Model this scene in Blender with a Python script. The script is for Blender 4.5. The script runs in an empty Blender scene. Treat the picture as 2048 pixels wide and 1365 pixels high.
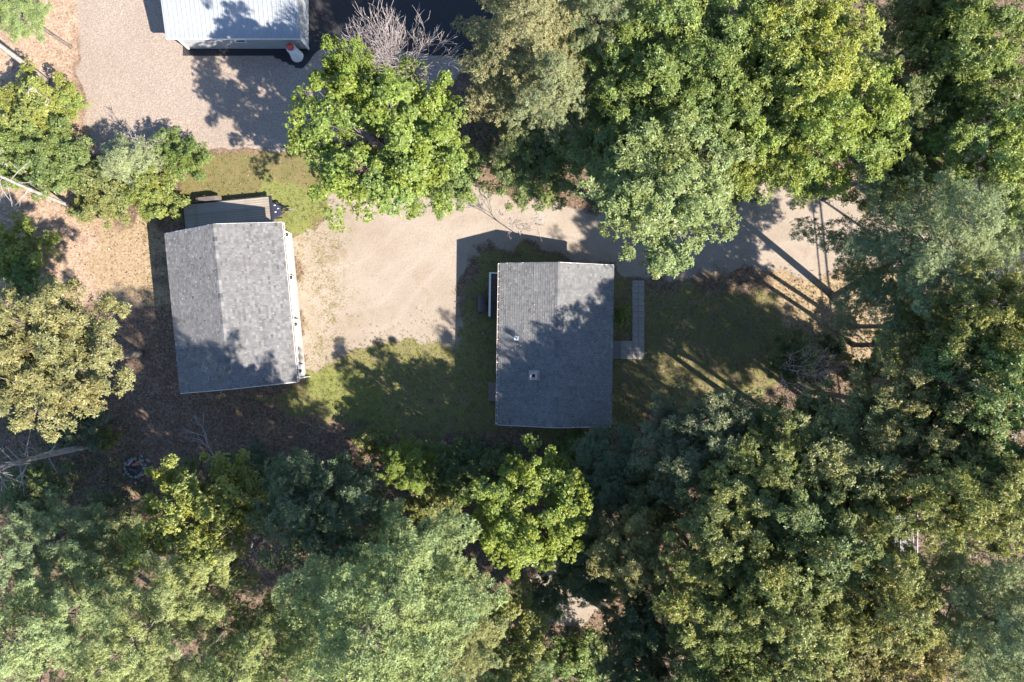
import bpy, math, random
import numpy as np
from mathutils import Vector, Matrix

R = math.radians
PI = math.pi
scene = bpy.context.scene
col = scene.collection

# ------------------------------------------------------------------ camera, light, exposure
H = 48.0                     # the drone hovers 48 m above the ground, looking straight down
cam_d = bpy.data.cameras.new('camera')
cam_d.lens = 24.0
cam_d.sensor_width = 36.0
cam_d.clip_end = 3000.0
cam = bpy.data.objects.new('camera', cam_d)
cam.location = (0, 0, H)
col.objects.link(cam)
scene.camera = cam

SUN_EL, SUN_AZ = R(40.0), R(-34.5)      # azimuth from +X, counter-clockwise
to_sun = Vector((math.cos(SUN_EL) * math.cos(SUN_AZ), math.cos(SUN_EL) * math.sin(SUN_AZ), math.sin(SUN_EL)))
world = bpy.data.worlds.new('World')
scene.world = world
world.use_nodes = True
wn = world.node_tree.nodes
bg = wn['Background']
sky = wn.new('ShaderNodeTexSky')
sky.sky_type = 'NISHITA'
sky.sun_disc = False
sky.sun_elevation = SUN_EL
sky.dust_density = 0.4
sky.ozone_density = 4.5
sky.sun_rotation = math.atan2(to_sun.x, to_sun.y)
world.node_tree.links.new(sky.outputs[0], bg.inputs[0])
bg.inputs[1].default_value = 0.105
sun_d = bpy.data.lights.new('sun', 'SUN')
sun_d.energy = 5.0
sun_d.angle = R(0.55)
sun_d.color = (1.0, 0.92, 0.82)
sun = bpy.data.objects.new('sun', sun_d)
sun.rotation_euler = to_sun.to_track_quat('Z', 'Y').to_euler()
col.objects.link(sun)
scene.view_settings.view_transform = 'Standard'
scene.view_settings.look = 'None'
scene.view_settings.exposure = 1.72
scene.view_settings.gamma = 1.0
scene.view_settings.use_curve_mapping = False

F = 1365.0                   # focal length in pixels of the 2048 wide photograph


def G(px, py, h=0.0):
    """World x, y of what the photograph shows at a pixel, for a thing at height h."""
    s = (H - h) / F
    return ((px - 1024.0) * s, (682.5 - py) * s)


# ------------------------------------------------------------------ tagging
def tag(o, label=None, cat=None, group=None, kind=None):
    if label: o['label'] = label
    if cat: o['category'] = cat
    if group: o['group'] = group
    if kind: o['kind'] = kind
    return o


def empty(name, loc=(0, 0, 0), rz=0.0):
    o = bpy.data.objects.new(name, None)
    o.location = loc
    o.rotation_euler = (0, 0, rz)
    o.empty_display_size = 0.3
    col.objects.link(o)
    return o


# ------------------------------------------------------------------ materials
def new_mat(name):
    m = bpy.data.materials.new(name)
    m.use_nodes = True
    nt = m.node_tree
    b = nt.nodes['Principled BSDF']
    return m, nt, b


def nd(nt, typ, **kw):
    n = nt.nodes.new(typ)
    for k, v in kw.items():
        setattr(n, k, v)
    return n


def noise(nt, scale, detail=4.0, rough=0.6, vec=None, dist=0.0):
    n = nd(nt, 'ShaderNodeTexNoise')
    n.inputs['Scale'].default_value = scale
    n.inputs['Detail'].default_value = detail
    n.inputs['Roughness'].default_value = rough
    n.inputs['Distortion'].default_value = dist
    if vec is not None:
        nt.links.new(vec, n.inputs['Vector'])
    return n.outputs['Fac']


def maprange(nt, v, a, b, c=0.0, d=1.0):
    n = nd(nt, 'ShaderNodeMapRange')
    n.inputs[1].default_value, n.inputs[2].default_value = a, b
    n.inputs[3].default_value, n.inputs[4].default_value = c, d
    nt.links.new(v, n.inputs[0])
    return n.outputs[0]


def mth(nt, op, a, b=None, c=None):
    n = nd(nt, 'ShaderNodeMath', operation=op)
    for i, v in enumerate((a, b, c)):
        if v is None: continue
        if isinstance(v, (int, float)): n.inputs[i].default_value = v
        else: nt.links.new(v, n.inputs[i])
    return n.outputs[0]


def mix(nt, fac, a, b, blend='MIX'):
    n = nd(nt, 'ShaderNodeMix', data_type='RGBA', blend_type=blend)
    for i, v in ((0, fac), (6, a), (7, b)):
        if isinstance(v, (int, float)): n.inputs[i].default_value = v
        elif isinstance(v, tuple): n.inputs[i].default_value = (*v[:3], 1.0)
        else: nt.links.new(v, n.inputs[i])
    return n.outputs[2]


def bump(nt, b, h, strength=0.4, dist=0.02):
    n = nd(nt, 'ShaderNodeBump')
    n.inputs['Strength'].default_value = strength
    n.inputs['Distance'].default_value = dist
    nt.links.new(h, n.inputs['Height'])
    nt.links.new(n.outputs[0], b.inputs['Normal'])


def coords(nt, which='Object'):
    return nd(nt, 'ShaderNodeTexCoord').outputs[which]


def plain(name, c, rough=0.6, var=0.18, scale=3.0, metal=0.0, spec=0.4, fine=40.0):
    """A painted or raw surface with wear: two noises vary its colour, a third its relief."""
    m, nt, b = new_mat(name)
    v = coords(nt)
    f = mth(nt, 'ADD', mth(nt, 'MULTIPLY', noise(nt, scale, vec=v), 0.6), mth(nt, 'MULTIPLY', noise(nt, fine, vec=v), 0.4))
    lo = tuple(x * (1 - var) for x in c)
    hi = tuple(min(1, x * (1 + var)) for x in c)
    nt.links.new(mix(nt, maprange(nt, f, 0.3, 0.7), lo, hi), b.inputs['Base Color'])
    b.inputs['Roughness'].default_value = rough
    b.inputs['Metallic'].default_value = metal
    b.inputs['Specular IOR Level'].default_value = spec
    bump(nt, b, noise(nt, fine, vec=v), 0.15, 0.01)
    return m


def wood(name, c, rough=0.75, var=0.35, axis=0):
    """Boards with grain along one axis and a shade of their own (per object)."""
    m, nt, b = new_mat(name)
    v = coords(nt)
    mp = nd(nt, 'ShaderNodeMapping')
    s = [14.0, 14.0, 14.0]
    s[axis] = 0.9
    mp.inputs['Scale'].default_value = s
    nt.links.new(v, mp.inputs['Vector'])
    g = noise(nt, 1.6, 5, 0.65, mp.outputs[0])
    oi = nd(nt, 'ShaderNodeObjectInfo')
    f = mth(nt, 'ADD', mth(nt, 'MULTIPLY', maprange(nt, g, 0.3, 0.7), 0.55), mth(nt, 'MULTIPLY', oi.outputs['Random'], 0.45))
    st = noise(nt, 1.1, 3, 0.6, v)
    lo = tuple(x * (1 - var) for x in c)
    hi = tuple(min(1, x * (1 + var)) for x in c)
    cc = mix(nt, f, lo, hi)
    cc = mix(nt, maprange(nt, st, 0.55, 0.75, 0, 0.5), cc, tuple(x * 0.45 for x in c))
    nt.links.new(cc, b.inputs['Base Color'])
    b.inputs['Roughness'].default_value = rough
    bump(nt, b, g, 0.3, 0.01)
    return m


def shingle_mat(name, dark, light, warm):
    m, nt, b = new_mat(name)
    a = nd(nt, 'ShaderNodeAttribute', attribute_name='tint')
    v = coords(nt)
    n1 = noise(nt, 55.0, 3, 0.7, v)
    n2 = noise(nt, 0.45, 4, 0.6, v)
    t = mth(nt, 'ADD', a.outputs['Fac'], mth(nt, 'MULTIPLY', mth(nt, 'SUBTRACT', n1, 0.5), 0.5))
    c = mix(nt, t, dark, light)
    c = mix(nt, maprange(nt, n2, 0.45, 0.75, 0, 0.35), c, warm)
    mp = nd(nt, 'ShaderNodeMapping')
    mp.inputs['Scale'].default_value = (0.35, 2.6, 0.35)
    nt.links.new(v, mp.inputs['Vector'])
    c = mix(nt, maprange(nt, noise(nt, 1.3, 4, 0.65, mp.outputs[0]), 0.5, 0.72, 0, 0.32), c, dark)
    nt.links.new(c, b.inputs['Base Color'])
    b.inputs['Roughness'].default_value = 0.9
    b.inputs['Specular IOR Level'].default_value = 0.2
    bump(nt, b, n1, 0.4, 0.01)
    return m


def leaf_mat(name, rough=0.45, spec=0.35, trans=0.38, autumn=(0.30, 0.16, 0.03), autumn_amt=0.5):
    """The tree's own colour (object colour), varied leaf by leaf and clump by clump."""
    m, nt, b = new_mat(name)
    out = nt.nodes['Material Output']
    oi = nd(nt, 'ShaderNodeObjectInfo')
    a = nd(nt, 'ShaderNodeAttribute', attribute_name='tint')
    v = coords(nt)
    n1 = noise(nt, 0.55, 3, 0.6, v)
    hsv = nd(nt, 'ShaderNodeHueSaturation')
    nt.links.new(oi.outputs['Color'], hsv.inputs['Color'])
    nt.links.new(maprange(nt, n1, 0.25, 0.75, 0.478, 0.522), hsv.inputs['Hue'])
    nt.links.new(maprange(nt, a.outputs['Fac'], 0, 1, 0.5, 1.45), hsv.inputs['Value'])
    nt.links.new(maprange(nt, n1, 0.2, 0.8, 1.1, 0.85), hsv.inputs['Saturation'])
    c = mix(nt, mth(nt, 'MULTIPLY', maprange(nt, a.outputs['Fac'], 0.965, 0.99), autumn_amt), hsv.outputs[0], autumn)
    nt.links.new(c, b.inputs['Base Color'])
    b.inputs['Roughness'].default_value = rough
    b.inputs['Specular IOR Level'].default_value = spec
    tr = nd(nt, 'ShaderNodeBsdfTranslucent')
    nt.links.new(mix(nt, 0.5, c, (0.16, 0.22, 0.03)), tr.inputs['Color'])
    ms = nd(nt, 'ShaderNodeMixShader')
    ms.inputs[0].default_value = trans
    nt.links.new(b.outputs[0], ms.inputs[1])
    nt.links.new(tr.outputs[0], ms.inputs[2])
    nt.links.new(ms.outputs[0], out.inputs['Surface'])
    return m


def bark_mat(name, c1, c2):
    m, nt, b = new_mat(name)
    v = coords(nt)
    mp = nd(nt, 'ShaderNodeMapping')
    mp.inputs['Scale'].default_value = (9, 9, 1.6)
    nt.links.new(v, mp.inputs['Vector'])
    g = noise(nt, 1.5, 5, 0.7, mp.outputs[0])
    l = noise(nt, 1.7, 3, 0.6, v)
    f = mth(nt, 'ADD', mth(nt, 'MULTIPLY', g, 0.6), mth(nt, 'MULTIPLY', l, 0.4))
    nt.links.new(mix(nt, maprange(nt, f, 0.38, 0.62), c1, c2), b.inputs['Base Color'])
    b.inputs['Roughness'].default_value = 0.9
    b.inputs['Specular IOR Level'].default_value = 0.15
    bump(nt, b, g, 0.7, 0.03)
    return m


M = {}
M['leaf'] = leaf_mat('broad_leaves')
M['needle'] = leaf_mat('needles', rough=0.6, spec=0.25, trans=0.34, autumn=(0.28, 0.17, 0.07), autumn_amt=0.35)
M['bark'] = bark_mat('brown_grey_bark', (0.07, 0.055, 0.045), (0.2, 0.17, 0.15))
M['pale_bark'] = bark_mat('pale_bark', (0.155, 0.134, 0.120), (0.352, 0.324, 0.296))
M['dead_wood'] = bark_mat('weathered_dead_wood', (0.224, 0.187, 0.180), (0.434, 0.389, 0.374))
M['shingle'] = shingle_mat('grey_asphalt_shingle', (0.063, 0.063, 0.065), (0.199, 0.196, 0.194), (0.131, 0.122, 0.114))
M['shingle_house'] = shingle_mat('blue_grey_asphalt_shingle', (0.078, 0.079, 0.082), (0.190, 0.190, 0.188), (0.143, 0.137, 0.128))
M['white'] = plain('white_paint', (0.663, 0.663, 0.646), 0.5, 0.05)
M['door_white'] = plain('white_door_paint', (0.738, 0.738, 0.738), 0.4, 0.04)
M['siding'] = plain('grey_siding', (0.298, 0.304, 0.309), 0.6, 0.08)
M['house_siding'] = plain('tan_siding', (0.266, 0.241, 0.209), 0.7, 0.1)
M['concrete'] = plain('concrete', (0.266, 0.253, 0.228), 0.9, 0.18)
M['paver'] = plain('grey_paver', (0.235, 0.215, 0.19), 0.9, 0.25, 1.4)
M['metal_roof'] = plain('pale_metal_roof', (0.230, 0.244, 0.259), 0.5, 0.14, 1.2, 0.0, 0.4)
M['black_metal'] = plain('black_painted_metal', (0.022, 0.022, 0.026), 0.45, 0.3)
M['navy_metal'] = plain('dark_navy_metal', (0.028, 0.028, 0.048), 0.5, 0.3)
M['grey_metal'] = plain('galvanised_metal', (0.228, 0.222, 0.216), 0.5, 0.2, metal=0.3)
M['rubber'] = plain('tyre_rubber', (0.02, 0.02, 0.02), 0.85, 0.3)
M['trailer_board'] = wood('weathered_trailer_board', (0.216, 0.184, 0.149), 0.8, 0.3, 0)
M['deck_board'] = wood('brown_deck_board', (0.089, 0.063, 0.051), 0.75, 0.4, 0)
M['landing_board'] = wood('grey_landing_board', (0.139, 0.127, 0.121), 0.75, 0.3, 1)
M['brown_bin'] = plain('dark_brown_plastic', (0.044, 0.035, 0.035), 0.45, 0.2)
M['bulkhead'] = plain('brown_painted_steel', (0.101, 0.079, 0.070), 0.6, 0.15)
M['masonry'] = plain('pale_masonry', (0.317, 0.266, 0.234), 0.9, 0.25, 6.0)
M['lead'] = plain('grey_flashing', (0.253, 0.260, 0.273), 0.5, 0.15)
M['soot'] = plain('soot', (0.008, 0.008, 0.008), 0.95, 0.3)
M['glass'] = plain('dark_window_glass', (0.03, 0.04, 0.045), 0.12, 0.2, spec=0.6)
M['red'] = plain('red_paint', (0.495, 0.054, 0.036), 0.45, 0.1)
M['stone'] = plain('field_stone', (0.190, 0.184, 0.178), 0.9, 0.35, 5.0)
M['ash'] = plain('grey_ash', (0.07, 0.07, 0.075), 0.95, 0.5, 5.0)
M['log'] = plain('split_orange_log', (0.285, 0.127, 0.057), 0.8, 0.35, 8.0)
M['pink_board'] = plain('pale_pink_board', (0.317, 0.241, 0.241), 0.8, 0.2)
M['gutter_rust'] = plain('leaf_litter_in_gutter', (0.17, 0.1, 0.075), 0.9, 0.6, 9.0)
M['blue_plastic'] = plain('dull_blue_plastic', (0.063, 0.083, 0.152), 0.5, 0.2)
M['cable'] = plain('black_cable', (0.02, 0.02, 0.02), 0.6, 0.2)
M['lens'] = plain('amber_lens', (0.6, 0.2, 0.03), 0.3, 0.1)


# ------------------------------------------------------------------ mesh building
class MB:
    """Collects polygons (with an optional tint per face) and links them as ONE mesh object."""
    def __init__(self):
        self.v, self.f, self.t = [], [], []

    def poly(self, pts, t=0.5):
        n = len(self.v)
        self.v += [tuple(p) for p in pts]
        self.f.append(tuple(range(n, n + len(pts))))
        self.t.append(t)
        return self

    def mesh(self, verts, faces, t=0.5):
        n = len(self.v)
        self.v += [tuple(p) for p in verts]
        for f in faces:
            self.f.append(tuple(i + n for i in f))
            self.t.append(t)
        return self

    def box(self, c, s, mtx=None, t=0.5, taper=1.0):
        x, y, z = s[0] / 2, s[1] / 2, s[2] / 2
        vs = [(-x, -y, -z), (x, -y, -z), (x, y, -z), (-x, y, -z), (-x * taper, -y * taper, z), (x * taper, -y * taper, z), (x * taper, y * taper, z), (-x * taper, y * taper, z)]
        if mtx is not None:
            vs = [tuple(mtx @ Vector(p)) for p in vs]
        vs = [(p[0] + c[0], p[1] + c[1], p[2] + c[2]) for p in vs]
        self.mesh(vs, [(3, 2, 1, 0), (4, 5, 6, 7), (0, 1, 5, 4), (1, 2, 6, 5), (2, 3, 7, 6), (3, 0, 4, 7)], t)
        return self

    def bbox(self, c, s, b=0.02, mtx=None, t=0.5):
        """A box with chamfered edges."""
        x, y, z = s[0] / 2, s[1] / 2, s[2] / 2
        vs, fs = [], []
        for sx in (-1, 1):
            for sy in (-1, 1):
                for sz in (-1, 1):
                    vs += [(sx * x, sy * (y - b), sz * (z - b)), (sx * (x - b), sy * y, sz * (z - b)), (sx * (x - b), sy * (y - b), sz * z)]
        I = lambda sx, sy, sz, k: ((sx > 0) * 4 + (sy > 0) * 2 + (sz > 0)) * 3 + k
        for s_ in (-1, 1):
            fs.append([I(s_, -1, -1, 0), I(s_, 1, -1, 0), I(s_, 1, 1, 0), I(s_, -1, 1, 0)][::s_])
            fs.append([I(-1, s_, -1, 1), I(1, s_, -1, 1), I(1, s_, 1, 1), I(-1, s_, 1, 1)][::-s_])
            fs.append([I(-1, -1, s_, 2), I(1, -1, s_, 2), I(1, 1, s_, 2), I(-1, 1, s_, 2)][::s_])
        for a in (-1, 1):
            for c_ in (-1, 1):
                fs.append([I(a, c_, -1, 0), I(a, c_, 1, 0), I(a, c_, 1, 1), I(a, c_, -1, 1)])
                fs.append([I(a, -1, c_, 0), I(a, 1, c_, 0), I(a, 1, c_, 2), I(a, -1, c_, 2)])
                fs.append([I(-1, a, c_, 1), I(1, a, c_, 1), I(1, a, c_, 2), I(-1, a, c_, 2)])
                for d in (-1, 1):
                    fs.append([I(a, c_, d, 0), I(a, c_, d, 1), I(a, c_, d, 2)])
        if mtx is not None:
            vs = [tuple(mtx @ Vector(p)) for p in vs]
        vs = [(p[0] + c[0], p[1] + c[1], p[2] + c[2]) for p in vs]
        self.mesh(vs, fs, t)
        return self

    def lathe(self, prof, c=(0, 0, 0), n=16, axis='Z', t=0.5):
        vs, fs = [], []
        for r, z in prof:
            for k in range(n):
                a = 2 * PI * k / n
                p = (r * math.cos(a), r * math.sin(a), z)
                if axis == 'Y': p = (p[0], p[2], p[1])
                if axis == 'X': p = (p[2], p[0], p[1])
                vs.append((p[0] + c[0], p[1] + c[1], p[2] + c[2]))
        for i in range(len(prof) - 1):
            for k in range(n):
                a, b_ = i * n + k, i * n + (k + 1) % n
                fs.append((a, b_, b_ + n, a + n))
        fs.append(tuple(range(n))[::-1])
        fs.append(tuple(range((len(prof) - 1) * n, len(prof) * n)))
        self.mesh(vs, fs, t)
        return self

    def tube(self, pts, rads, n=6, t=0.5):
        pts = [Vector(p) for p in pts]
        vs, fs = [], []
        for i, p in enumerate(pts):
            d = (pts[min(i + 1, len(pts) - 1)] - pts[max(i - 1, 0)]).normalized()
            u = d.orthogonal().normalized() if abs(d.z) > 0.99 else d.cross(Vector((0, 0, 1))).normalized()
            w = d.cross(u)
            for k in range(n):
                a = 2 * PI * k / n
                vs.append(p + (u * math.cos(a) + w * math.sin(a)) * rads[i])
        for i in range(len(pts) - 1):
            for k in range(n):
                a, b_ = i * n + k, i * n + (k + 1) % n
                fs.append((a, b_, b_ + n, a + n))
        fs.append(tuple(range(n))[::-1])
        fs.append(tuple(range((len(pts) - 1) * n, len(pts) * n)))
        self.mesh(vs, fs, t)
        return self

    def data(self, name, mat, smooth=False):
        me = bpy.data.meshes.new(name)
        me.from_pydata(self.v, [], self.f)
        a = me.attributes.new('tint', 'FLOAT', 'FACE')
        a.data.foreach_set('value', np.array(self.t, dtype=np.float32))
        me.materials.append(mat)
        if smooth: me.polygons.foreach_set('use_smooth', [True] * len(me.polygons))
        me.update()
        return me

    def build(self, name, mat, parent=None, smooth=False):
        return link(name, self.data(name, mat, smooth), parent)


def link(name, me, parent=None):
    o = bpy.data.objects.new(name, me)
    if parent is not None: o.parent = parent
    col.objects.link(o)
    return o


def np_mesh(name, verts, faces, mat, tint=None, smooth=False):
    """verts (n,3), faces (m,k) arrays -> mesh data."""
    me = bpy.data.meshes.new(name)
    n, (m, k) = len(verts), faces.shape
    me.vertices.add(n)
    me.vertices.foreach_set('co', verts.astype(np.float32).ravel())
    me.loops.add(m * k)
    me.loops.foreach_set('vertex_index', faces.astype(np.int32).ravel())
    me.polygons.add(m)
    me.polygons.foreach_set('loop_start', np.arange(0, m * k, k, dtype=np.int32))
    me.polygons.foreach_set('loop_total', np.full(m, k, dtype=np.int32))
    if tint is not None:
        a = me.attributes.new('tint', 'FLOAT', 'FACE')
        a.data.foreach_set('value', tint.astype(np.float32))
    me.materials.append(mat)
    if smooth: me.polygons.foreach_set('use_smooth', np.ones(m, dtype=bool))
    me.update()
    return me


def unit(a):
    return a / np.maximum(np.linalg.norm(a, axis=-1, keepdims=True), 1e-9)


def leaves_mesh(name, c, axis, L, W, rng, k, mat, tilt=0.1, spread=0.35, fold=0.2, tint0=None):
    """Rosettes of k diamond leaves at the points c, opening about the directions axis."""
    n = len(c)
    c = np.repeat(c, k, 0)
    ax = np.repeat(unit(axis), k, 0)
    N = n * k
    ref = unit(rng.normal(size=(n, 3)))
    u = unit(np.cross(np.repeat(ref, k, 0), ax))
    w = np.cross(ax, u)
    ang = np.tile(np.arange(k) * 2 * PI / k, n) + np.repeat(rng.uniform(0, 6.28, n), k) + rng.normal(0, 0.25, N)
    th = rng.normal(tilt, spread, N)
    d = (u * np.cos(ang)[:, None] + w * np.sin(ang)[:, None]) * np.cos(th)[:, None] + ax * np.sin(th)[:, None]
    side = unit(np.cross(ax, d) + rng.normal(0, 0.25, (N, 3)))
    nrm = np.cross(d, side)
    l = (L * rng.uniform(0.7, 1.2, N))[:, None]
    wd = (W * rng.uniform(0.75, 1.2, N))[:, None]
    base = c + d * l * 0.08
    mid = c + d * l * 0.52
    v = np.empty((N, 4, 3))
    v[:, 0] = base
    v[:, 1] = mid - side * wd * 0.5 + nrm * wd * fold
    v[:, 2] = c + d * l - nrm * l * 0.12
    v[:, 3] = mid + side * wd * 0.5 + nrm * wd * fold
    faces = np.arange(N * 4).reshape(N, 4)
    t = rng.uniform(0, 1, N)
    if tint0 is not None:
        t = np.clip(0.45 * t + 0.55 * np.repeat(tint0, k), 0, 1)
        t[rng.uniform(0, 1, N) > 0.985] = 1.0
    return np_mesh(name, v.reshape(-1, 3), faces, mat, t)


# ------------------------------------------------------------------ ground
rng = np.random.default_rng(7)


def vnoise(x, y, s, seed=0):
    """Smooth value noise on a lattice of cell size s, 0..1."""
    r = np.random.default_rng(seed)
    tab = r.uniform(0, 1, (256, 256))
    fx, fy = x / s, y / s
    ix, iy = np.floor(fx).astype(int), np.floor(fy).astype(int)
    tx, ty = fx - ix, fy - iy
    tx, ty = tx * tx * (3 - 2 * tx), ty * ty * (3 - 2 * ty)
    g = lambda a, b: tab[a % 256, b % 256]
    return (g(ix, iy) * (1 - tx) + g(ix + 1, iy) * tx) * (1 - ty) + (g(ix, iy + 1) * (1 - tx) + g(ix + 1, iy + 1) * tx) * ty


def poly_w(x, y, px, soft=0.5, wob=0.5, seed=1):
    """Weight 0..1 of being inside a polygon given in ground pixels; the edge wanders by wob metres and is soft metres wide."""
    x = x + (vnoise(x, y, 1.7, seed) - 0.5) * 2 * wob + (vnoise(x, y, 0.6, seed + 5) - 0.5) * wob
    y = y + (vnoise(x, y, 1.7, seed + 1) - 0.5) * 2 * wob + (vnoise(x, y, 0.6, seed + 6) - 0.5) * wob
    p = [G(*q) for q in px]
    inside = np.zeros(x.shape, bool)
    d2 = np.full(x.shape, 1e9)
    for (x0, y0), (x1, y1) in zip(p, p[1:] + p[:1]):
        cr = ((y0 > y) != (y1 > y)) & (x < (x1 - x0) * (y - y0) / ((y1 - y0) or 1e-9) + x0)
        inside ^= cr
        ex, ey = x1 - x0, y1 - y0
        t = np.clip(((x - x0) * ex + (y - y0) * ey) / (ex * ex + ey * ey + 1e-9), 0, 1)
        d2 = np.minimum(d2, (x - x0 - t * ex) ** 2 + (y - y0 - t * ey) ** 2)
    sd = np.sqrt(d2) * np.where(inside, 1, -1)
    return np.clip(0.5 + sd / soft, 0, 1)


def axis_steps(half, fine, step):
    a = list(np.arange(-half, half + 1e-6, step))
    s, x = step, half
    out = []
    while x < fine:
        s *= 1.35
        x += s
        out.append(x)
    return np.array([-q for q in out[::-1]] + a + out)


GRAVEL = [(140, -300), (152, 40), (168, 190), (180, 305), (420, 300), (640, 292), (720, 268), (860, 200), (960, 120), (960, -300)]
ASPHALT = [(366, 40), (366, 113), (545, 113), (600, 139), (609, 134), (634, 102), (650, 98), (760, 97), (985, 125), (1040, -300), (366, -300)]
SAND = [(684, 352), (650, 430), (622, 462), (596, 474), (590, 520), (604, 690), (622, 745), (690, 712), (760, 668), (850, 705), (908, 690), (914, 600),
        (930, 530), (990, 492), (1120, 505), (1250, 540), (1330, 556), (1560, 548), (1780, 545), (2300, 580), (2300, 395), (1900, 385), (1660, 372),
        (1500, 374), (1330, 402), (1150, 420), (1000, 392), (850, 372)]
GRASS_N = [(300, 425), (340, 380), (420, 300), (560, 296), (660, 292), (700, 335), (688, 400), (650, 440), (620, 470), (588, 470), (540, 440), (300, 440)]
GREEN_N = [(480, 400), (560, 360), (640, 370), (684, 385), (668, 420), (620, 448), (610, 480), (580, 470), (560, 430)]
GREEN_S = [(440, 785), (590, 765), (615, 715), (700, 675), (780, 645), (880, 660), (930, 620), (930, 510), (1000, 485), (1120, 500), (1260, 540), (1300, 560), (1540, 560),
           (1600, 660), (1560, 790), (1400, 850), (1000, 880), (900, 900), (790, 880), (700, 840), (600, 840)]
BRIGHT_S = [(600, 775), (640, 742), (700, 740), (770, 790), (830, 830), (770, 880), (700, 850), (640, 835)]
LAWN_E = [(1235, 540), (1700, 540), (1700, 860), (1235, 860)]
TAN = [(1540, 552), (1800, 548), (1800, 760), (1600, 720)]
VERGE_N = [(1480, 330), (1850, 330), (1850, 392), (1660, 378), (1500, 380)]
YARD2 = [(1060, 1110), (1150, 1085), (1230, 1120), (1220, 1200), (1160, 1260), (1090, 1240)]
ROAD = [(1790, -300), (1930, -300), (1960, 100), (2060, 440), (2150, 800), (2150, 1100), (2020, 800), (1930, 440), (1830, 100)]
TRACK = [(172, 160), (190, 300), (172, 340), (130, 300), (140, 160), (130, -50), (160, -50)]


def ground_weights(x, y):
    w = {}
    w['gravel'] = poly_w(x, y, GRAVEL, 0.6, 0.3, 11)
    w['asphalt'] = np.maximum(poly_w(x, y, ASPHALT, 0.16, 0.03, 21), poly_w(x, y, ROAD, 0.3, 0.15, 23))
    w['sand'] = np.maximum(poly_w(x, y, SAND, 1.3, 0.7, 31), poly_w(x, y, YARD2, 0.8, 0.5, 33))
    w['green'] = np.clip(np.maximum.reduce([poly_w(x, y, GREEN_N, 1.8, 0.9, 41), 0.55 * (1 - 0.1 * poly_w(x, y, LAWN_E, 2.0, 1.0, 47)) * poly_w(x, y, GREEN_S, 1.6, 0.9, 43), poly_w(x, y, BRIGHT_S, 2.4, 1.0, 45)]), 0, 1)
    w['dry'] = np.maximum.reduce([0.9 * poly_w(x, y, GRASS_N, 1.2, 0.6, 51), 0.4 * poly_w(x, y, GREEN_S, 1.6, 0.9, 43)])
    w['tan'] = np.maximum.reduce([0.3 * poly_w(x, y, LAWN_E, 2.0, 1.0, 47), poly_w(x, y, TAN, 1.0, 0.5, 61), 0.8 * poly_w(x, y, VERGE_N, 1.0, 0.5, 63), 0.75 * poly_w(x, y, [(160, 425), (330, 440), (330, 620), (240, 640), (180, 540)], 2.0, 0.8, 65)])
    # weeds invade the sand beside the garage
    sp = poly_w(x, y, [(585, 440), (690, 430), (700, 560), (690, 690), (640, 760), (600, 760)], 2.0, 0.8, 71)
    w['weed'] = sp
    rut = np.zeros(x.shape)
    for path, off in (([(2000, 470), (1640, 462), (1350, 475), (1120, 450), (960, 430), (830, 470), (740, 540), (640, 560)], 0.78),
                      ([(1300, 480), (1060, 455), (900, 440), (800, 420), (720, 390), (690, 350)], 0.76),
                      ([(940, 440), (860, 520), (780, 620), (660, 655)], 0.8)):
        p = [G(*q) for q in path]
        d2 = np.full(x.shape, 1e9)
        wx_, wy_ = x + (vnoise(x, y, 3.0, 77) - 0.5) * 0.7, y + (vnoise(x, y, 3.0, 78) - 0.5) * 0.7
        for (x0, y0), (x1, y1) in zip(p, p[1:]):
            ex, ey = x1 - x0, y1 - y0
            t = np.clip(((wx_ - x0) * ex + (wy_ - y0) * ey) / (ex * ex + ey * ey), 0, 1)
            d2 = np.minimum(d2, (wx_ - x0 - t * ex) ** 2 + (wy_ - y0 - t * ey) ** 2)
        rut = np.maximum(rut, np.exp(-((np.sqrt(d2) - off) / 0.2) ** 2) * (0.35 + 0.65 * vnoise(x, y, 2.2, 79)))
    w['rut'] = rut
    w['worn'] = poly_w(x, y, [(650, 395), (690, 350), (720, 380), (680, 440)], 1.0, 0.5, 83)
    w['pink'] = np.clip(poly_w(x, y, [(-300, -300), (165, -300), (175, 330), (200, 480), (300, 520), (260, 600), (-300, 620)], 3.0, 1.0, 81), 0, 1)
    return w


xs, ys = axis_steps(40.0, 420.0, 0.22), axis_steps(28.0, 420.0, 0.22)
gx, gy = np.meshgrid(xs, ys)
gx, gy = gx.ravel(), gy.ravel()
W_ = ground_weights(gx, gy)
hard = np.maximum.reduce([W_['gravel'], W_['asphalt'], W_['sand']])


def ground_z(x, y, hard):
    rough = (vnoise(x, y, 4.0, 91) - 0.5) * 0.06 + (vnoise(x, y, 0.9, 92) - 0.5) * 0.03
    return -0.02 + rough * (1 - 0.75 * hard)


gz = ground_z(gx, gy, hard)
nx, ny = len(xs), len(ys)
idx = np.arange(nx * ny).reshape(ny, nx)
quads = np.stack([idx[:-1, :-1], idx[:-1, 1:], idx[1:, 1:], idx[1:, :-1]], -1).reshape(-1, 4)


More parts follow.
